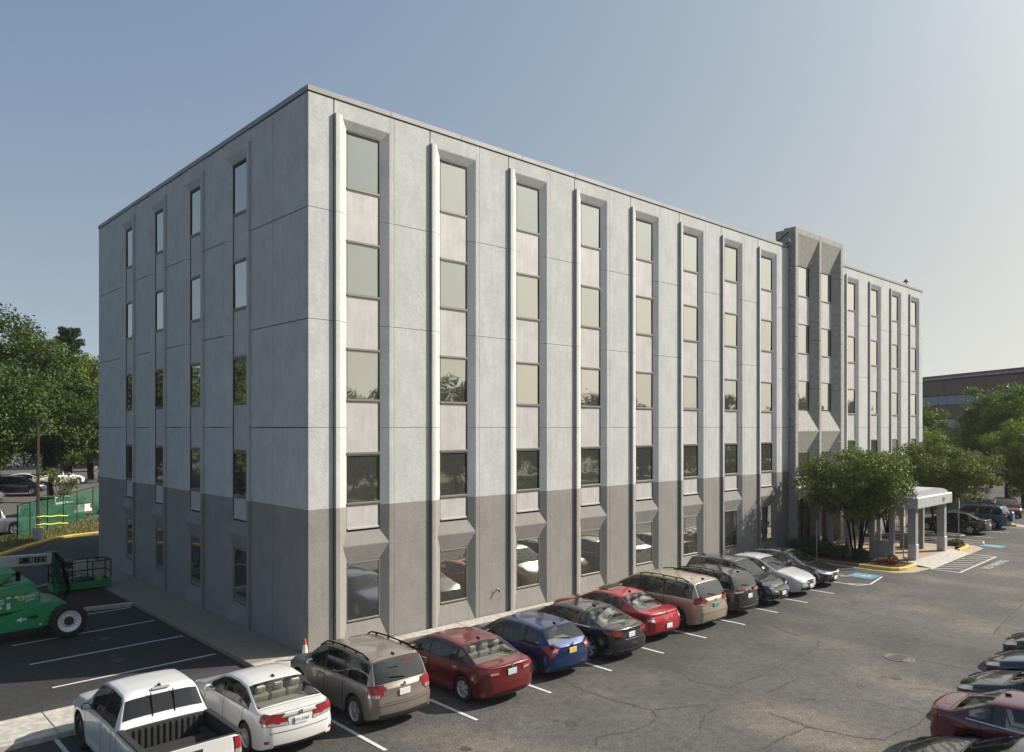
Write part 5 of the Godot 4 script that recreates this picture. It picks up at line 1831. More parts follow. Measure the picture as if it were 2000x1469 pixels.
func build_trees() -> void:
	var dark0 := Color(0.035, 0.066, 0.014)
	var dark1 := Color(0.085, 0.125, 0.026)
	var mid0 := Color(0.075, 0.12, 0.02)
	var mid1 := Color(0.18, 0.215, 0.036)
	var yel0 := Color(0.12, 0.15, 0.022)
	var yel1 := Color(0.25, 0.25, 0.045)
	var big := broadleaf(201, 14.0, 6.0, 1.6, 170, 190, 0.30, dark0, dark1, 1, 0.3)
	var midt := broadleaf(202, 12.0, 5.0, 1.2, 150, 180, 0.28, mid0, mid1, 1, 0.24)
	var pale := broadleaf(203, 10.0, 4.5, 0.9, 140, 160, 0.26, yel0, yel1, 1, 0.2)
	var high := broadleaf(208, 13.0, 5.4, 3.2, 160, 190, 0.28, dark0, dark1, 1, 0.26)
	var fir := conifer(204, 17.0, 4.0)
	var myr := broadleaf(205, 6.0, 3.3, 1.8, 120, 230, 0.15, Color(0.06, 0.09, 0.02), Color(0.21, 0.22, 0.06), 5, 0.06)
	var myr2 := broadleaf(206, 6.0, 3.2, 1.5, 110, 220, 0.15, Color(0.065, 0.095, 0.02), Color(0.22, 0.22, 0.06), 5, 0.06)
	var thin := broadleaf(207, 6.0, 2.6, 1.4, 60, 90, 0.13, Color(0.07, 0.065, 0.025), Color(0.13, 0.09, 0.05), 1, 0.14)
	# by the entrance
	var ge := "small trees by the entrance"
	plant_tree(myr, "flowering_tree", "many stemmed flowering tree in front of the entrance canopy", Vector3(31.2, 0.1, 3.7), 1.0, 0.4, ge)
	plant_tree(myr2, "flowering_tree", "many stemmed flowering tree just right of the entrance canopy", Vector3(44.2, 0.1, 3.7), 1.10, 2.0, ge)
	plant_tree(myr, "flowering_tree", "many stemmed flowering tree against the wall behind the canopy", Vector3(42.2, 0.1, 1.2), 0.92, 3.3, ge)
	plant_tree(thin, "young_tree", "thin brownish young tree on the yellow kerbed island", Vector3(53.4, 0.1, 3.2), 1.0, 0.0, ge)
	# right hand background
	var gr := "trees beyond the right end of the building"
	var rl := [
		[midt, "tall green tree behind the right end of the building, against the brick building", Vector3(70, 0, -7), 0.85, 0.0],
		[midt, "largest tree at the right edge of the picture", Vector3(77, 0, -0.5), 1.02, 1.0],
		[pale, "yellow green tree left of the largest right hand tree", Vector3(66.5, 0, -5.5), 0.8, 2.0],
		[pale, "green tree low at the right edge below the largest one", Vector3(68, 0, 3.0), 0.85, 3.0],
		[pale, "green tree farther off behind the right hand trees", Vector3(92, 0, -6), 0.85, 4.0],
		[pale, "dense tree behind the thin brownish young tree", Vector3(62.0, 0, -3.5), 0.72, 5.0],
		[midt, "far tree closing the gap under the brick building", Vector3(112, 0, -22), 0.8, 5.5],
	]
	for a in rl:
		plant_tree(a[0], "broadleaf_tree", a[1], a[2], a[3], a[4], gr)
	# left hand wood
	var gl := "trees beyond the green fence"
	var ll := [
		[high, "dark tree overhanging the lamp post at the left edge", Vector3(-4.3, 0.1, -37.4), 0.95, 0.0],
		[big, "tallest dark tree at the left edge of the picture", Vector3(2.6, 1.4, -68), 1.3, 2.2],
		[midt, "green tree between the tallest one and the pointed conifer", Vector3(7.5, 1.4, -72), 1.3, 0.5],
		[pale, "yellow green tree against the left wall of the office building", Vector3(11.5, 1.4, -66.5), 1.15, 1.1],
		[midt, "green tree low behind the far parked cars", Vector3(8.4, 1.4, -65), 0.8, 2.4],
		[pale, "pale tree below the pointed conifer", Vector3(10.0, 1.4, -74), 1.3, 3.9],
		[big, "dense tree filling the wood behind the conifer", Vector3(17, 1.6, -92), 1.0, 4.4],
		[big, "dense tree far back at the left edge", Vector3(5, 1.6, -90), 1.15, 5.0],
		[high, "dark tree whose crown hangs above the far parked cars", Vector3(4.2, 0.7, -53), 0.92, 1.7],
		[midt, "tall green tree touching the building edge under the conifer", Vector3(11.9, 1.4, -71.5), 1.2, 3.0],
		[midt, "dark low tree closing the wood beside the building edge", Vector3(12.5, 1.4, -69), 0.9, 0.2],
		[midt, "green tree at the left edge in front of the tallest one", Vector3(-1.5, 0.8, -55), 1.0, 0.9],
	]
	for a in ll:
		plant_tree(a[0], "broadleaf_tree", a[1], a[2], a[3], a[4], gl)
	plant_tree(fir, "conifer_tree", "dark pointed conifer rising above the left hand wood", Vector3(10.9, 1.4, -77), 1.0, 0.0, gl, 1.02)
	# woods mirrored in the windows of the side wall and of the front
	var gs := "trees mirrored in the side windows"
	var sl := [[big, Vector3(-17, 0, -45), 1.0], [midt, Vector3(-25, 0, -40), 1.1], [big, Vector3(-24, 0, -56), 1.2], [pale, Vector3(-33, 0, -50), 1.2], [big, Vector3(-12, 0, -58), 1.15], [midt, Vector3(-40, 0, -60), 1.2], [big, Vector3(-34, 0, -70), 1.3], [midt, Vector3(-18, 0, -72), 1.3], [midt, Vector3(-44, 0, -44), 1.1]]
	for i in sl.size():
		plant_tree(sl[i][0], "broadleaf_tree", "tree mirrored in the side windows, standing beyond the side car park", sl[i][1], sl[i][2], i * 1.3, gs)
	var gf := "trees mirrored in the front windows"
	var rng := RandomNumberGenerator.new()
	rng.seed = 77
	for i in 34:
		var k = [big, midt, pale][i % 3]
		var row := i % 2
		plant_tree(k, "broadleaf_tree", "tree of the wood across the car park, mirrored in the front windows", Vector3(10 + 4.6 * i + rng.randf_range(-2, 2), -0.6, 42 + 9 * row + rng.randf_range(-2, 3)), rng.randf_range(0.84, 1.02) + 0.06 * row, rng.randf() * TAU, gf)

# ---------------------------------------------------------------- left yard: fence, lamp post, vehicles behind
func build_left_yard() -> void:
	var line := [Vector2(-7.6, -26.9), Vector2(-5.5, -29.6), Vector2(-3.4, -32.3), Vector2(-1.49, -34.89), Vector2(-0.43, -36.99), Vector2(0.95, -38.8), Vector2(2.35, -40.77), Vector2(3.87, -43.42), Vector2(5.68, -46.27), Vector2(7.4, -48.9), Vector2(9.1, -51.5)]
	var fn := thing("mesh_fence", "chain link fence hung with translucent green privacy mesh beyond the yellow kerb", "fence", Vector3(0, 0.0, -38))
	var net := mat("green_mesh", Color(0.05, 0.36, 0.25, 0.62), 0.7)
	net.transparency = BaseMaterial3D.TRANSPARENCY_ALPHA
	net.albedo_texture = mesh_tex()
	net.uv1_triplanar = true
	net.uv1_world_triplanar = true
	net.uv1_scale = Vector3.ONE * 0.4
	var post := mat("fence_post", lin(0.16, 0.16, 0.13), 0.6, 0.4)
	var rng := RandomNumberGenerator.new()
	rng.seed = 4
	for i in line.size():
		var p := Vector3(line[i].x, 0.1, line[i].y + 38)
		var y := 0.1 if i < 7 else 0.1 + 0.06 * (i - 6)
		var m := MB.new()
		m.tube([Vector3(p.x, 0.0, p.z), Vector3(p.x, y + 2.2, p.z)], 0.035, 8)
		part("post", m, post, fn)
		if i + 1 < line.size() and i >= 3:
			var q := Vector3(line[i + 1].x, 0.1, line[i + 1].y + 38)
			var y1 := 0.1 if i + 1 < 7 else 0.1 + 0.06 * (i - 5)
			var t := MB.new()
			t.tube([Vector3(p.x, y + 2.17, p.z), Vector3(q.x, y1 + 2.17, q.z)], 0.022, 6)
			part("top_rail", t, post, fn)
			# mesh, sagging and bellied a little
			var g := []
			var nn := Vector3(q.z - p.z, 0, p.x - q.x).normalized()
			for a in 9:
				var row := []
				for b in 7:
					var f := a / 8.0
					var e := b / 6.0
					var v := p.lerp(q, f)
					var belly := sin(PI * f) * sin(PI * e) * rng.randf_range(0.02, 0.07)
					row.append(Vector3(v.x, lerpf(0.16, lerpf(y, y1, f) + 2.13 - 0.03 * sin(PI * f), e), v.z) + nn * belly)
				g.append(row)
			var mm := MB.new()
			grid(g, func(_i, _j): return mm)
			part("privacy_mesh", mm, net, fn)
	# caution tape from the lamp post
	var lp := thing("lamp_post", "brown square lamp post on a round concrete footing behind the yellow kerb", "lamp post", Vector3(-0.55, 0.11, -34.0))
	var ft := MB.new()
	ft.lathe([Vector2(0.30, 0.0), Vector2(0.30, 0.75), Vector2(0.27, 0.80), Vector2(0.0, 0.81)], 20)
	part("footing", ft, mats["pavement_concrete"], lp)
	var pl := MB.new()
	pl.box(Vector3(0, 4.1, 0), Vector3(0.16, 6.6, 0.16), 0.015)
	part("pole", pl, mat("brown_metal", lin(0.07, 0.048, 0.035), 0.5, 0.3), lp)
	var hd := MB.new()
	hd.box(Vector3(0.5, 7.4, 0), Vector3(0.75, 0.14, 0.34), 0.03)
	hd.box(Vector3(0.12, 7.38, 0), Vector3(0.3, 0.06, 0.06))
	part("lamp_head", hd, mats["brown_metal"], lp)
	var tp := thing("caution_tape", "yellow caution tape tied round the lamp post and trailing to the fence", "tape", Vector3(-0.55, 0.9, -34.0))
	var tm := mat("tape_yellow", lin(0.62, 0.55, 0.03), 0.5)
	for k in 2:
		var st := MB.new()
		var y0 := 0.15 + 0.5 * k
		for i in 6:
			var a := Vector3(0.09 + 0.36 * i, y0 - 0.05 * i + 0.03 * sin(i * 2.0), 0.05 - 0.42 * i)
			var b := Vector3(0.09 + 0.36 * (i + 1), y0 - 0.05 * (i + 1) + 0.03 * sin(i * 2.0 + 2.0), 0.05 - 0.42 * (i + 1))
			st.quad(a, b, b + Vector3(0, 0.06, 0), a + Vector3(0, 0.06, 0))
		st.box(Vector3(0, y0 + 0.02, 0), Vector3(0.19, 0.07, 0.19), 0.01)
		part("strip", st, tm, tp)
	# weeds and a bush at the fence
	var bt := thing("bush", "leggy yellow green bush growing behind the fence", "bush", Vector3(3.6, 0.3, -46.5))
	var bm := MB.new()
	for k in 16:
		leaf_blob(bm, rng, Vector3(rng.randf_range(-1.4, 1.4), rng.randf_range(0.8, 3.6), rng.randf_range(-1.2, 1.2)), Vector3(0.6, 0.5, 0.6), 130, 0.16, 0.09, Color(0.06, 0.09, 0.02), Color(0.14, 0.15, 0.04), 0.8)
	part("foliage", bm, leaf_mat(), bt)
	var bw := MB.new()
	for k in 6:
		var a := TAU * k / 6
		bw.tube([Vector3.ZERO, Vector3(cos(a) * 0.4, 1.4, sin(a) * 0.4), Vector3(cos(a), 2.9, sin(a))], [0.04, 0.025, 0.01], 5)
	part("stems", bw, bark_mat(), bt)
	# tufts of dry grass on the bank: many blades, one mass
	var gm := MB.new()
	gm.use_col = true
	for k in 6000:
		var f := rng.randf()
		var x := rng.randf_range(-8, 9)
		var z := -35.0 - rng.randf() * 9.0
		if x < 2:
			z = -27.0 - (x + 8) * 0.9 - rng.randf() * 4.0
		var p := Vector3(x, 0.1, z)
		var a := rng.randf() * TAU
		var w := Vector3(cos(a), 0, sin(a)) * 0.03
		var h := rng.randf_range(0.08, 0.26)
		gm.col = Color(0.10, 0.11, 0.03).lerp(Color(0.26, 0.20, 0.09), rng.randf())
		gm.tri(p - w, p + w, p + Vector3(rng.randf_range(-0.1, 0.1), h, rng.randf_range(-0.1, 0.1)))
	var go := part(numbered("dry_grass"), gm, leaf_mat(), self)
	go.set_meta("kind", "stuff")
	tag(go, "dry tufted grass on the bank below the green fence", "grass")
	# vehicles behind the fence
	var g4 := "vehicles parked behind the green fence"
	var silver: Material = mats["silver_paint"]
	var white: Material = mats["white_car_paint"]
	far_pickup("silver pickup behind the fence with its tailgate towards the lamp post", silver, Vector3(-2.35, 0.05, -39.3), Vector2(-0.98, -0.18), g4)
	far_pickup("white pickup behind the fence near the building corner", white, Vector3(3.2, 0.06, -47.0), Vector2(-0.55, -0.83), g4)
	var cs := [
		["dark blue sport utility car on the far lot left of the lamp post", mats["navy_paint"], Vector3(2.6, 1.20, -58.4), Vector2(0.93, 0.36), true],
		["white car on the far lot behind the dark blue one", white, Vector3(4.3, 1.42, -63.0), Vector2(0.93, 0.36), false],
		["white car on the far lot right of the lamp post", white, Vector3(7.4, 1.46, -65.2), Vector2(0.95, -0.3), false],
		["silver car on the far lot at the left edge", silver, Vector3(-1.2, 1.1, -55.0), Vector2(0.93, 0.36), false],
		["black car far back under the trees near the building edge", mats["black_car_paint"], Vector3(14.0, 1.9, -84), Vector2(1, 0), true],
		["dark car just behind the fence by the building edge", mats["black_car_paint"], Vector3(8.6, 0.45, -47.8), Vector2(-0.3, -0.95), true],
		["grey car at the left edge in front of the silver pickup", silver, Vector3(-5.6, 0.1, -37.2), Vector2(-0.9, -0.4), false],
	]
	for c in cs:
		var s := sedan(4.7, 1.82, 1.46, {"paint": c[1], "inside": false, "tint": 0.9, "tint_r": 0.9, "tails": [[-0.3, 0.3, 0.88, 1.0, 0.84, 0.98, 0]], "heads": [[-0.5, 0.3, 0.72, 0.80, 0.60, 0.70, 1]]})
		if c[4]:
			s = wagon(4.6, 1.85, 1.7, {"paint": c[1], "inside": false, "tint": 0.9, "tint_r": 0.9, "tails": [[-0.3, 0.2, 0.9, 1.1, 0.9, 1.1, 0]], "heads": [[-0.4, 0.3, 0.8, 0.9, 0.74, 0.84, 1]]})
		car_thing("sport_utility_car" if c[4] else "saloon_car", c[0], "car", s, c[2].x, c[2].z, atan2(-c[3].x, -c[3].y), g4, c[2].y)

func mesh_tex() -> ImageTexture:
	# woven mesh: uneven greens, a few worn lighter patches
	var size := 256
	var a := noise_img(111, 0.02, size, 4).get_data()
	var b := noise_img(112, 0.3, size, 2).get_data()
	var im := Image.create(size, size, false, Image.FORMAT_RGBA8)
	for y in size:
		for x in size:
			var k := a[y * size + x] / 255.0
			var f := b[y * size + x] / 255.0
			var al := clampf(1.25 - 0.65 * absf(k - 0.5) * 2.0 - 0.3 * f, 0.3, 1.0)
			im.set_pixel(x, y, Color(0.8 + 0.2 * f, 0.85 + 0.15 * f, 0.8 + 0.2 * k, al))
	return ImageTexture.create_from_image(im)

func far_pickup(label: String, m: Material, at: Vector3, fwd: Vector2, group: String) -> void:
	var L := 5.40
	var s := {
		"L": L, "W": 1.93, "H": 1.82, "clear": 0.28, "R": 0.385, "wheels": [0.93, 4.17], "paint": m, "spokes": 6,
		"top": [[0.0, 0.85], [0.05, 0.98], [0.3, 1.09], [1.2, 1.19], [1.32, 1.2], [1.95, 1.70], [2.2, 1.78], [2.8, 1.8], [3.36, 1.77], [3.40, 1.75], [3.58, 1.26], [3.62, 1.17], [L, 1.15]],
		"belt": [[0.0, 0.80], [0.4, 1.0], [1.3, 1.13], [3.5, 1.15], [3.62, 1.12], [L, 1.12]], "tumble": 0.28, "taper_n": 0.05, "taper_t": 0.0, "bow_t": 0.02,
		"en": [[0.3, 0.08], [0.5, 0.0], [0.75, 0.02], [1.1, 0.12]], "et": [[0.3, 0.0], [0.62, 0.0], [0.66, 0.07], [1.2, 0.07]],
		"ws": [1.34, 1.95], "rg": [3.42, 3.57], "sg": [1.72, 3.40], "pillars": [2.62], "doors": [1.45, 2.66, 3.3, 3.62], "tint": 0.9, "tint_r": 0.9,
		"bed": [3.66, L - 0.09], "mirror": 1.84, "plate_y": 0.52, "badge": false, "inside": false,
		"tails": [[-0.07, 0.16, 0.80, 1.10, 0.80, 1.10, 0]], "fascia": [[true, 0.13, 0.98, 1.05, "black"], [true, 0.86, 0.42, 0.60, "chrome", 0.05]]}
	var t := car_thing("pickup_truck", label, "truck", s, at.x, at.z, atan2(-fwd.x, -fwd.y), group, at.y)
	var bd := MB.new()
	var z0 := 3.66 - 2.7
	var z1 := L - 0.09 - 2.7
	bd.box(Vector3(0, 0.72, (z0 + z1) * 0.5), Vector3(1.7, 0.04, z1 - z0))
	bd.box(Vector3(-0.82, 0.94, (z0 + z1) * 0.5), Vector3(0.05, 0.46, z1 - z0), 0.01)
	bd.box(Vector3(0.82, 0.94, (z0 + z1) * 0.5), Vector3(0.05, 0.46, z1 - z0), 0.01)
	part("bed_liner", bd, mats["bed_liner_black"], t)

func build_far_building() -> void:
	var b := thing("brick_building", "long reddish brick office building with dark window bands behind the right hand trees", "building", Vector3(141, 0, -22))
	# one long front in short lengths, seen at a slant
	var A := Vector2(18, -22)
	var B := Vector2(-18, 26)
	var dir := (B - A).normalized()
	var out := Vector2(-dir.y, dir.x)
	if out.dot(Vector2(-1, 0)) < 0:
		out = -out
	var brick := surface("red_brick", Color(0.17, 0.085, 0.065), tone_tex("brick_tone", [[121, 0.05, 4, 0.25], [122, 0.4, 1, 0.2]], 256, 0.15), 0.3)
	var glass := mat("blue_band_glass", lin(0.10, 0.13, 0.16), 0.05, 0.6)
	var frame := mat("dark_bronze_frame", lin(0.035, 0.032, 0.03), 0.4, 0.4)
	var n := 12
	var ang := -atan2(dir.y, dir.x)
	var bs := Basis(Vector3.UP, ang)
	for i in n:
		var p := A.lerp(B, (i + 0.5) / n)
		var len := A.distance_to(B) / n
		for f in 4:
			var y := 0.3 + 4.4 * f
			var w := MB.new()
			w.box(Vector3(p.x, y + 1.1, p.y), Vector3(len - 0.03, 2.6, 1.0), 0.02, bs)
			part("wall", w, brick, b)
			if f < 3:
				var fr := MB.new()
				fr.box(Vector3(p.x - out.x * 0.3, y + 3.25, p.y - out.y * 0.3), Vector3(len, 1.72, 0.3), 0.0, bs)
				var win := part("window", fr, frame, b)
				for k in 2:
					var g := MB.new()
					var c := Vector3(p.x, y + 3.25, p.y) + bs * Vector3((k - 0.5) * len * 0.5, 0, 0) - Vector3(out.x, 0, out.y) * 0.12
					g.box(c, Vector3(len * 0.5 - 0.12, 1.6, 0.06), 0.0, bs)
					part("pane", g, glass, win)
	var top := MB.new()
	var m := (A + B) * 0.5
	top.box(Vector3(m.x, 16.55, m.y) - Vector3(out.x, 0, out.y) * 6.0, Vector3(A.distance_to(B), 0.3, 12.0), 0.0, bs)
	part("roof", top, mat("roof_membrane", Color.WHITE), b)
	var co := MB.new()
	co.box(Vector3(m.x, 16.95, m.y) - Vector3(out.x, 0, out.y) * 6.0, Vector3(A.distance_to(B) - 0.6, 0.5, 11.2), 0.05, bs)
	part("parapet", co, brick, b)
	var body := MB.new()
	body.box(Vector3(m.x, 8.2, m.y) - Vector3(out.x, 0, out.y) * 6.3, Vector3(A.distance_to(B) - 0.2, 16.3, 11.0), 0.0, bs)
	part("core", body, brick, b)

# ---------------------------------------------------------------- boom lift
func side_prism(mb: MB, prof: Array, z0: float, z1: float, bev := 0.03) -> void:
	# outline in (x, y), anticlockwise seen from +z; rounded a little at the two faces
	var c := Vector2.ZERO
	for p in prof:
		c += p
	c /= prof.size()
	var k := prof.size()
	var ins := []
	for p in prof:
		ins.append(p + (c - p).normalized() * bev)
	for i in k:
		var a: Vector2 = prof[i]
		var b: Vector2 = prof[(i + 1) % k]
		var ai: Vector2 = ins[i]
		var bi: Vector2 = ins[(i + 1) % k]
		mb.quad(Vector3(a.x, a.y, z1 - bev), Vector3(a.x, a.y, z0 + bev), Vector3(b.x, b.y, z0 + bev), Vector3(b.x, b.y, z1 - bev))
		mb.quad(Vector3(a.x, a.y, z1 - bev), Vector3(b.x, b.y, z1 - bev), Vector3(bi.x, bi.y, z1), Vector3(ai.x, ai.y, z1))
		mb.quad(Vector3(b.x, b.y, z0 + bev), Vector3(a.x, a.y, z0 + bev), Vector3(ai.x, ai.y, z0), Vector3(bi.x, bi.y, z0))
	var t := Geometry2D.triangulate_polygon(PackedVector2Array(ins))
	for i in range(0, t.size(), 3):
		var q := [ins[t[i]], ins[t[i + 1]], ins[t[i + 2]]]
		if (q[1] - q[0]).cross(q[2] - q[0]) < 0:
			q = [q[0], q[2], q[1]]
		mb.tri(Vector3(q[0].x, q[0].y, z1), Vector3(q[1].x, q[1].y, z1), Vector3(q[2].x, q[2].y, z1))
		mb.tri(Vector3(q[0].x, q[0].y, z0), Vector3(q[2].x, q[2].y, z0), Vector3(q[1].x, q[1].y, z0))

func beam(mb: MB, a: Vector3, b: Vector3, w: float, h: float, ch := 0.01) -> void:
	var d := (b - a).normalized()
	var side := d.cross(Vector3.UP).normalized()
	var up := side.cross(d).normalized()
	mb.box((a + b) * 0.5, Vector3(w, h, a.distance_to(b)), ch, Basis(side, up, -d))

func lettering(text: String, size: float, m: Material, at: Vector3, bs: Basis, parent: Node, called := "lettering") -> MeshInstance3D:
	var tm := TextMesh.new()
	tm.text = text
	tm.font_size = 32
	tm.pixel_size = size / 32.0
	tm.depth = 0.006
	var f := SystemFont.new()
	f.font_names = PackedStringArray(["Droid Sans"])
	f.font_weight = 800
	tm.font = f
	var o := part(called, tm, m, parent)
	o.transform = Transform3D(bs, at)
	return o

func build_lift() -> void:
	var O := Vector3(-7.2, 0, -8.9)
	var t := thing("boom_lift", "green articulated boom lift with white lettered boom and railed basket in the side lot", "lift", O)
	var green := paint("lift_green", Color(0.002, 0.23, 0.07), 0.0, 0.4)
	green.clearcoat = 0.25
	var top := surface("dusty_green_top", Color(0.20, 0.30, 0.22), tone_tex("concrete_tone", [], 512), 0.8)
	var dgreen := paint("lift_dark_green", Color(0.006, 0.10, 0.04), 0.0, 0.45)
	var black := mat("black_plastic", lin(0.025, 0.025, 0.026), 0.6)
	var whitep := paint("lift_white", Color(0.70, 0.70, 0.68), 0.0, 0.4)
	var wdec := mat("decal_white", lin(0.6, 0.6, 0.6), 0.5)
	var ydec := mat("decal_yellow", lin(0.65, 0.42, 0.03), 0.5)
	# chassis (local x = world x - O.x)
	var ch := MB.new()
	side_prism(ch, [Vector2(-1.6, 0.42), Vector2(1.0, 0.42), Vector2(2.05, 0.48), Vector2(2.6, 0.62), Vector2(2.62, 0.98), Vector2(2.35, 1.16), Vector2(1.95, 1.28), Vector2(1.5, 1.26), Vector2(1.25, 1.12), Vector2(0.6, 0.98), Vector2(-1.6, 0.98)], -1.1, 0.78, 0.04)
	part("chassis", ch, green, t)
	var ct := MB.new()
	ct.box(Vector3(1.73, 1.285, -0.15), Vector3(0.5, 0.02, 1.7), 0.005)
	part("chassis_top", ct, top, t)
	# arrows on the flank
	var ar := MB.new()
	for q in [[1.0, 0.0]]:
		ar.box(Vector3(1.14, 0.80, 0.795), Vector3(0.16, 0.05, 0.012))
		ar.tri(Vector3(0.9, 0.80, 0.80), Vector3(1.08, 0.71, 0.80), Vector3(1.08, 0.89, 0.80))
	part("arrow_decal", ar, wdec, t)
	var ab := MB.new()
	ab.box(Vector3(1.34, 0.84, 0.795), Vector3(0.18, 0.08, 0.012))
	ab.tri(Vector3(1.58, 0.84, 0.80), Vector3(1.42, 0.94, 0.80), Vector3(1.42, 0.74, 0.80))
	part("arrow_decal", ab, mat("decal_black", lin(0.01, 0.01, 0.01), 0.5), t)
	for x in [0.2, 0.42, 1.62]:
		var m := MB.new()
		m.box(Vector3(x, 0.56, 0.795), Vector3(0.06, 0.06, 0.01))
		part("decal", m, wdec, t)
	# wheels with big treads
	for q in [[2.42, 0.72, 1], [2.42, -1.05, -1], [-1.3, 0.72, 1], [-1.3, -1.05, -1]]:
		var w := Node3D.new()
		w.name = "wheel"
		t.add_child(w, true)
		w.position = Vector3(q[0], 0.58, q[1] + 0.2 * q[2])
		var turn := Transform3D(Basis(Vector3.RIGHT, PI / 2 * q[2]), Vector3.ZERO)
		var ty := MB.new()
		ty.lathe([Vector2(0.34, -0.17), Vector2(0.38, -0.2), Vector2(0.50, -0.19), Vector2(0.545, -0.15), Vector2(0.555, 0.0), Vector2(0.545, 0.15), Vector2(0.50, 0.19), Vector2(0.38, 0.2), Vector2(0.34, 0.17)], 30, turn, false)
		part("tyre", ty, mat("tyre_rubber", lin(0.018, 0.018, 0.018), 0.85), w)
		var lg := MB.new()
		for k in 20:
			var a := TAU * k / 20
			for e in [-1, 1]:
				var aa: float = a + (0.16 if e > 0 else 0.0)
				lg.box(Vector3(cos(aa) * 0.555, sin(aa) * 0.555, e * 0.09), Vector3(0.05, 0.055, 0.17), 0.008, Basis(Vector3.BACK, aa) * Basis(Vector3.RIGHT, 0.4 * e))
		var lo := part("tread", lg, mats["tyre_rubber"], w)
		lo.set_meta("kind", "stuff")
		var rm := MB.new()
		rm.lathe([Vector2(0.345, 0.16), Vector2(0.36, 0.19), Vector2(0.33, 0.18), Vector2(0.31, 0.10), Vector2(0.24, 0.06), Vector2(0.16, 0.09), Vector2(0.15, 0.09)], 26, turn)
		part("rim", rm, whitep, w)
		var hb := MB.new()
		hb.lathe([Vector2(0.155, 0.08), Vector2(0.15, 0.15), Vector2(0.11, 0.17), Vector2(0.0, 0.175)], 18, turn)
		part("hub", hb, black, w)
		for k in 9:
			var a := TAU * k / 9
			var bo := MB.new()
			bo.tube([turn * Vector3(cos(a) * 0.2, 0.06, sin(a) * 0.2), turn * Vector3(cos(a) * 0.2, 0.11, sin(a) * 0.2)], 0.016, 6)
			part("wheel_nut", bo, black, w)
	# turntable hood
	var hd := MB.new()
	side_prism(hd, [Vector2(-2.2, 1.02), Vector2(1.1, 1.06), Vector2(1.5, 1.12), Vector2(1.66, 1.35), Vector2(1.62, 1.62), Vector2(1.48, 1.93), Vector2(1.36, 2.0), Vector2(0.62, 1.93), Vector2(-2.2, 1.92)], -0.95, 0.70, 0.06)
	part("turntable_hood", hd, green, t)
	var hs := MB.new()
	hs.box(Vector3(-0.3, 1.62, 0.705), Vector3(3.4, 0.03, 0.012))
	part("hood_seam", hs, dgreen, t)
	var ht := MB.new()
	ht.box(Vector3(0.95, 1.985, -0.12), Vector3(0.7, 0.03, 1.3), 0.01, Basis(Vector3.BACK, 0.07))
	part("hood_top", ht, top, t)
	var cb := MB.new()
	side_prism(cb, [Vector2(-1.5, 1.95), Vector2(0.5, 1.96), Vector2(0.98, 2.36), Vector2(0.4, 2.34), Vector2(-1.5, 2.2)], -0.9, 0.5, 0.03)
	part("boom_cradle", cb, green, t)
	var ex := MB.new()
	ex.tube([Vector3(1.08, 1.98, 0.2), Vector3(1.08, 2.12, 0.2), Vector3(1.08, 2.30, 0.16)], [0.07, 0.075, 0.075], 10)
	part("exhaust", ex, black, t)
	# decals on the hood
	var zf := 0.712
	var lg2 := MB.new()
	lg2.lathe([Vector2(0.05, 0), Vector2(0.05, 0.006), Vector2(0.09, 0.006), Vector2(0.09, 0)], 14, Transform3D(Basis(Vector3.RIGHT, PI / 2), Vector3(1.08, 1.50, zf - 0.01)))
	part("sun_emblem", lg2, ydec, t)
	lettering("SUNBELT", 0.16, wdec, Vector3(1.34, 1.55, zf), Basis.IDENTITY.rotated(Vector3.BACK, 0.12).scaled(Vector3(0.7, 1, 1)), t)
	lettering("RENTALS", 0.10, wdec, Vector3(1.34, 1.42, zf), Basis.IDENTITY.rotated(Vector3.BACK, 0.12).scaled(Vector3(0.7, 1, 1)), t)
	lettering("JLG", 0.22, wdec, Vector3(0.42, 1.45, zf), Basis.IDENTITY, t)
	for q in [[0.72, 1.56, 0.12, 0.06], [0.95, 1.56, 0.10, 0.08], [0.72, 1.28, 0.10, 0.20], [0.45, 1.26, 0.16, 0.07]]:
		var m := MB.new()
		m.box(Vector3(q[0], q[1], zf - 0.004), Vector3(q[2], q[3], 0.01))
		part("decal", m, wdec, t)
	# boom
	var a := Vector3(-8.3, 2.62, -9.5) - O
	var e := Vector3(-4.12, 1.86, -14.02) - O
	var bm := MB.new()
	beam(bm, a, e, 0.30, 0.44, 0.03)
	part("boom", bm, whitep, t)
	var d := (e - a).normalized()
	var up := d.cross(Vector3.UP).normalized().cross(d).normalized()
	var nrm := up.cross(d).normalized()
	if nrm.z < 0:
		nrm = -nrm
	var tb := Basis(up.cross(nrm), up, nrm)
	var black2 := mat("decal_black", lin(0.01, 0.01, 0.01), 0.5)
	var pt := a.lerp(e, 0.80) + nrm * 0.155
	for k in 3:
		lettering("SUNBELT RENTALS", 0.33, black2, pt + tb.x * (0.011 * (k - 1)) + nrm * (0.001 * k), tb.scaled_local(Vector3(0.60, 1.0, 1.0)), t)
	var em := MB.new()
	em.lathe([Vector2(0.07, 0), Vector2(0.07, 0.006), Vector2(0.11, 0.006), Vector2(0.11, 0)], 14, Transform3D(tb * Basis(Vector3.RIGHT, PI / 2), a.lerp(e, 0.645) + nrm * 0.152))
	part("sun_emblem", em, ydec, t)
	# knuckle, jib and hoses
	var kn := MB.new()
	beam(kn, e - d * 0.05, e + d * 0.42, 0.36, 0.58, 0.04)
	part("knuckle", kn, dgreen, t)
	var k0 := e + d * 0.25
	var k1 := Vector3(-3.35, 0.32, -14.85) - O
	var jb := MB.new()
	beam(jb, k0, k1, 0.20, 0.24, 0.02)
	part("jib", jb, dgreen, t)
	var jc := MB.new()
	var sd := Vector3(0.22, 0, 0.16)
	jc.tube([k0 + sd, (k0 + k1) * 0.5 + sd], 0.06, 10)
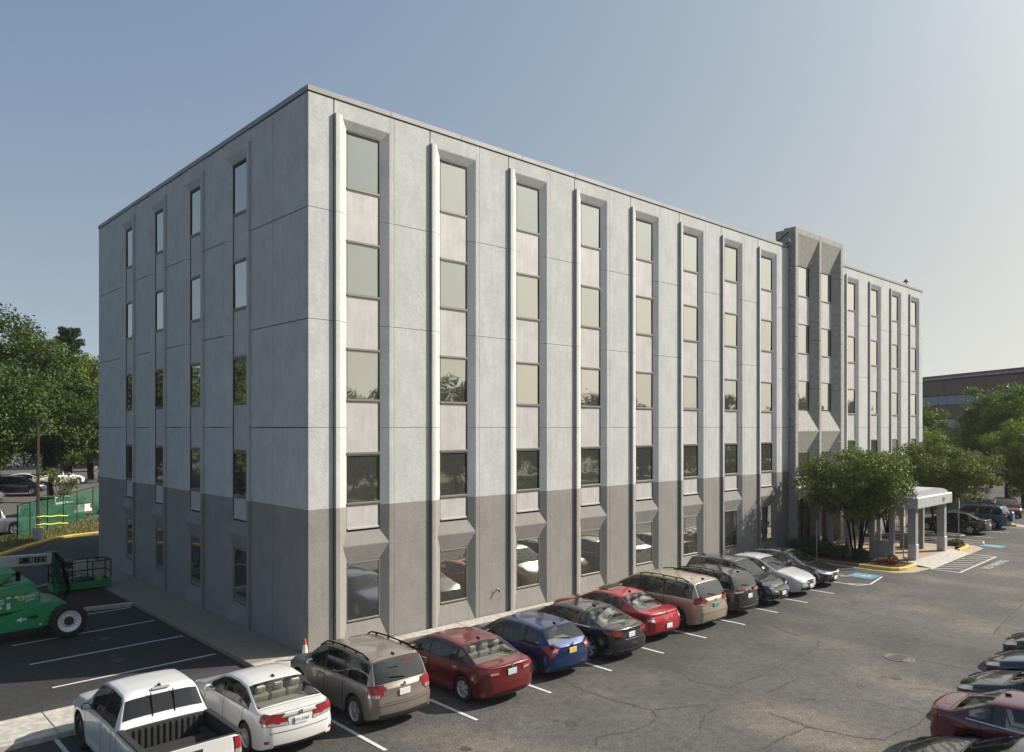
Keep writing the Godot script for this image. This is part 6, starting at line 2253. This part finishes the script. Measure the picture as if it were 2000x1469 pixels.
	jc.tube([(k0 + k1) * 0.5 + sd, k1 + sd * 0.8], 0.035, 8)
	part("jib_cylinder", jc, mat("steel", lin(0.5, 0.5, 0.5), 0.3, 1.0), t)
	for h in 3:
		var hz := MB.new()
		var o := Vector3(-0.05 + 0.06 * h, 0, 0.2)
		hz.tube([k0 + o + Vector3(0, 0.25, 0), k0 + o + Vector3(0.3, -0.1, 0.1), (k0 + k1) * 0.5 + o + Vector3(0.15, 0, 0.1), k1 + o + Vector3(0.1, 0.1, 0)], 0.02, 6)
		part("hose", hz, black, t)
	var rt := MB.new()
	rt.tube([k1 + Vector3(0.05, -0.2, -0.1), k1 + Vector3(0.05, 0.6, -0.1)], 0.13, 12)
	part("rotator", rt, black, t)
	# basket
	var B := Vector3(-2.55, 0.13, -15.75) - O
	var fl := MB.new()
	fl.box(B + Vector3(0, 0.1, 0), Vector3(2.3, 0.10, 0.95), 0.03)
	part("basket_floor", fl, green, t)
	var tp := MB.new()
	for q in [[Vector3(0, 0.28, 0.46), Vector3(2.3, 0.2, 0.03)], [Vector3(0, 0.28, -0.46), Vector3(2.3, 0.2, 0.03)], [Vector3(1.14, 0.28, 0), Vector3(0.03, 0.2, 0.89)], [Vector3(-1.14, 0.28, 0), Vector3(0.03, 0.2, 0.89)]]:
		var m := MB.new()
		m.box(B + q[0], q[1], 0.008)
		part("toe_board", m, green, t)
	for x in [-1.12, -0.4, 0.4, 1.12]:
		for z in [-0.44, 0.44]:
			var m := MB.new()
			m.tube([B + Vector3(x, 0.12, z), B + Vector3(x, 1.22, z)], 0.022, 8)
			part("rail_post", m, green, t)
	for y in [0.72, 1.22]:
		for z in [-0.44, 0.44]:
			if y < 1.0 and z > 0:
				continue
			var m := MB.new()
			m.tube([B + Vector3(-1.12, y, z), B + Vector3(1.12, y, z)], 0.022, 8)
			part("rail", m, green, t)
		for x in [-1.12, 1.12]:
			var m := MB.new()
			m.tube([B + Vector3(x, y, -0.44), B + Vector3(x, y, 0.44)], 0.022, 8)
			part("rail", m, green, t)
	var cx := MB.new()
	cx.box(B + Vector3(-0.75, 1.12, 0.2), Vector3(0.75, 0.26, 0.4), 0.04)
	part("control_box", cx, black, t)
	var cv := MB.new()
	cv.box(B + Vector3(-0.75, 1.32, 0.2), Vector3(0.85, 0.1, 0.5), 0.04)
	part("control_cover", cv, mat("grey_cover", lin(0.10, 0.10, 0.11), 0.8), t)
	var dc := MB.new()
	dc.box(B + Vector3(-0.72, 0.98, 0.41), Vector3(0.22, 0.16, 0.012))
	part("decal", dc, wdec, t)
	var tl := thing("tool_bag", "black tool bag lying in the lift basket", "bag", O + B + Vector3(0.15, 0.15, 0.1))
	var tg := MB.new()
	tg.box(Vector3(0, 0.2, 0), Vector3(0.6, 0.4, 0.35), 0.09)
	part("bag", tg, black, tl)
	var tk := MB.new()
	tk.tube([Vector3(-0.2, 0.38, 0), Vector3(-0.1, 0.5, 0), Vector3(0.1, 0.5, 0), Vector3(0.2, 0.38, 0)], 0.015, 6)
	part("strap", tk, black, tl)
	var bu := thing("bucket", "pale yellow plastic bucket standing in the lift basket", "bucket", O + B + Vector3(0.72, 0.15, 0.1))
	var bk := MB.new()
	bk.lathe([Vector2(0.0, 0.0), Vector2(0.13, 0.0), Vector2(0.165, 0.40), Vector2(0.175, 0.40), Vector2(0.175, 0.43), Vector2(0.155, 0.43), Vector2(0.12, 0.03), Vector2(0.0, 0.03)], 20)
	part("pail", bk, mat("bucket_plastic", lin(0.42, 0.33, 0.12), 0.5), bu)
	var bh := MB.new()
	bh.tube([Vector3(-0.17, 0.41, 0), Vector3(-0.12, 0.5, 0.1), Vector3(0.12, 0.5, 0.1), Vector3(0.17, 0.41, 0)], 0.006, 5)
	part("handle", bh, mat("steel", lin(0.5, 0.5, 0.5), 0.3, 1.0), bu)

# ---------------------------------------------------------------- small things
func build_small_things() -> void:
	var c := thing("traffic_cone", "orange and white traffic cone at the near corner of the building", "cone", Vector3(-0.27, 0.15, 0.30))
	var org := mat("cone_orange", lin(0.62, 0.08, 0.015), 0.55)
	var b := MB.new()
	b.box(Vector3(0, 0.02, 0), Vector3(0.28, 0.04, 0.28), 0.01)
	part("base", b, org, c)
	var k := MB.new()
	k.lathe([Vector2(0.105, 0.04), Vector2(0.09, 0.16)], 18)
	part("cone_foot", k, org, c)
	var k2 := MB.new()
	k2.lathe([Vector2(0.056, 0.44), Vector2(0.035, 0.60), Vector2(0.03, 0.61), Vector2(0.0, 0.61)], 18)
	part("cone_tip", k2, org, c)
	var w := MB.new()
	w.lathe([Vector2(0.092, 0.16), Vector2(0.057, 0.44)], 18)
	part("reflective_band", w, mat("cone_white", lin(0.7, 0.7, 0.68), 0.4), c)
	# garden tap on the front wall
	var tp := thing("wall_tap", "small metal tap on the front wall above the dark saloon cars", "tap", Vector3(7.83, 1.04, 0.0))
	var m := MB.new()
	m.tube([Vector3(0, 0, 0), Vector3(0, 0, 0.12), Vector3(0, -0.08, 0.16)], 0.022, 8)
	m.box(Vector3(0, 0.06, 0.1), Vector3(0.10, 0.02, 0.02), 0.004)
	part("spout", m, mat("steel", lin(0.5, 0.5, 0.5), 0.3, 1.0), tp)
	# roof top fittings
	var rv := thing("roof_vent", "small hooded vent pipe on the roof at the far end", "vent", Vector3(51.0, 17.49, -0.8))
	var p := MB.new()
	p.tube([Vector3(0, 0, 0), Vector3(0, 1.0, 0)], 0.035, 8)
	part("pipe", p, mat("galvanised", lin(0.33, 0.33, 0.32), 0.5, 0.5), rv)
	var h := MB.new()
	h.lathe([Vector2(0.24, 0.95), Vector2(0.06, 1.16), Vector2(0.0, 1.18)], 14)
	h.lathe([Vector2(0.24, 0.95), Vector2(0.0, 0.97)], 14)
	part("hood", h, mat("galvanised_dark", lin(0.10, 0.10, 0.11), 0.5, 0.5), rv)
	var fl := thing("floodlight", "round floodlight with a slanting brace on the roof edge beside the concrete tower", "light", Vector3(30.35, 17.83, -0.1))
	var s := MB.new()
	s.tube([Vector3(0.30, 0.75, 0.1), Vector3(-0.75, 0.0, -0.1)], 0.03, 6)
	part("brace", s, mat("galvanised_dark", lin(0.10, 0.10, 0.11), 0.5, 0.5), fl)
	var l := MB.new()
	l.lathe([Vector2(0.0, -0.16), Vector2(0.10, -0.13), Vector2(0.16, 0.0), Vector2(0.15, 0.08), Vector2(0.0, 0.10)], 14, Transform3D(Basis(Vector3.RIGHT, 1.2), Vector3(0.05, 0.2, 0.25)), false)
	l.tube([Vector3(0.05, 0.0, 0.1), Vector3(0.05, 0.2, 0.2)], 0.02, 6)
	part("lamp_head", l, mat("lamp_grey", lin(0.25, 0.27, 0.29), 0.5), fl)
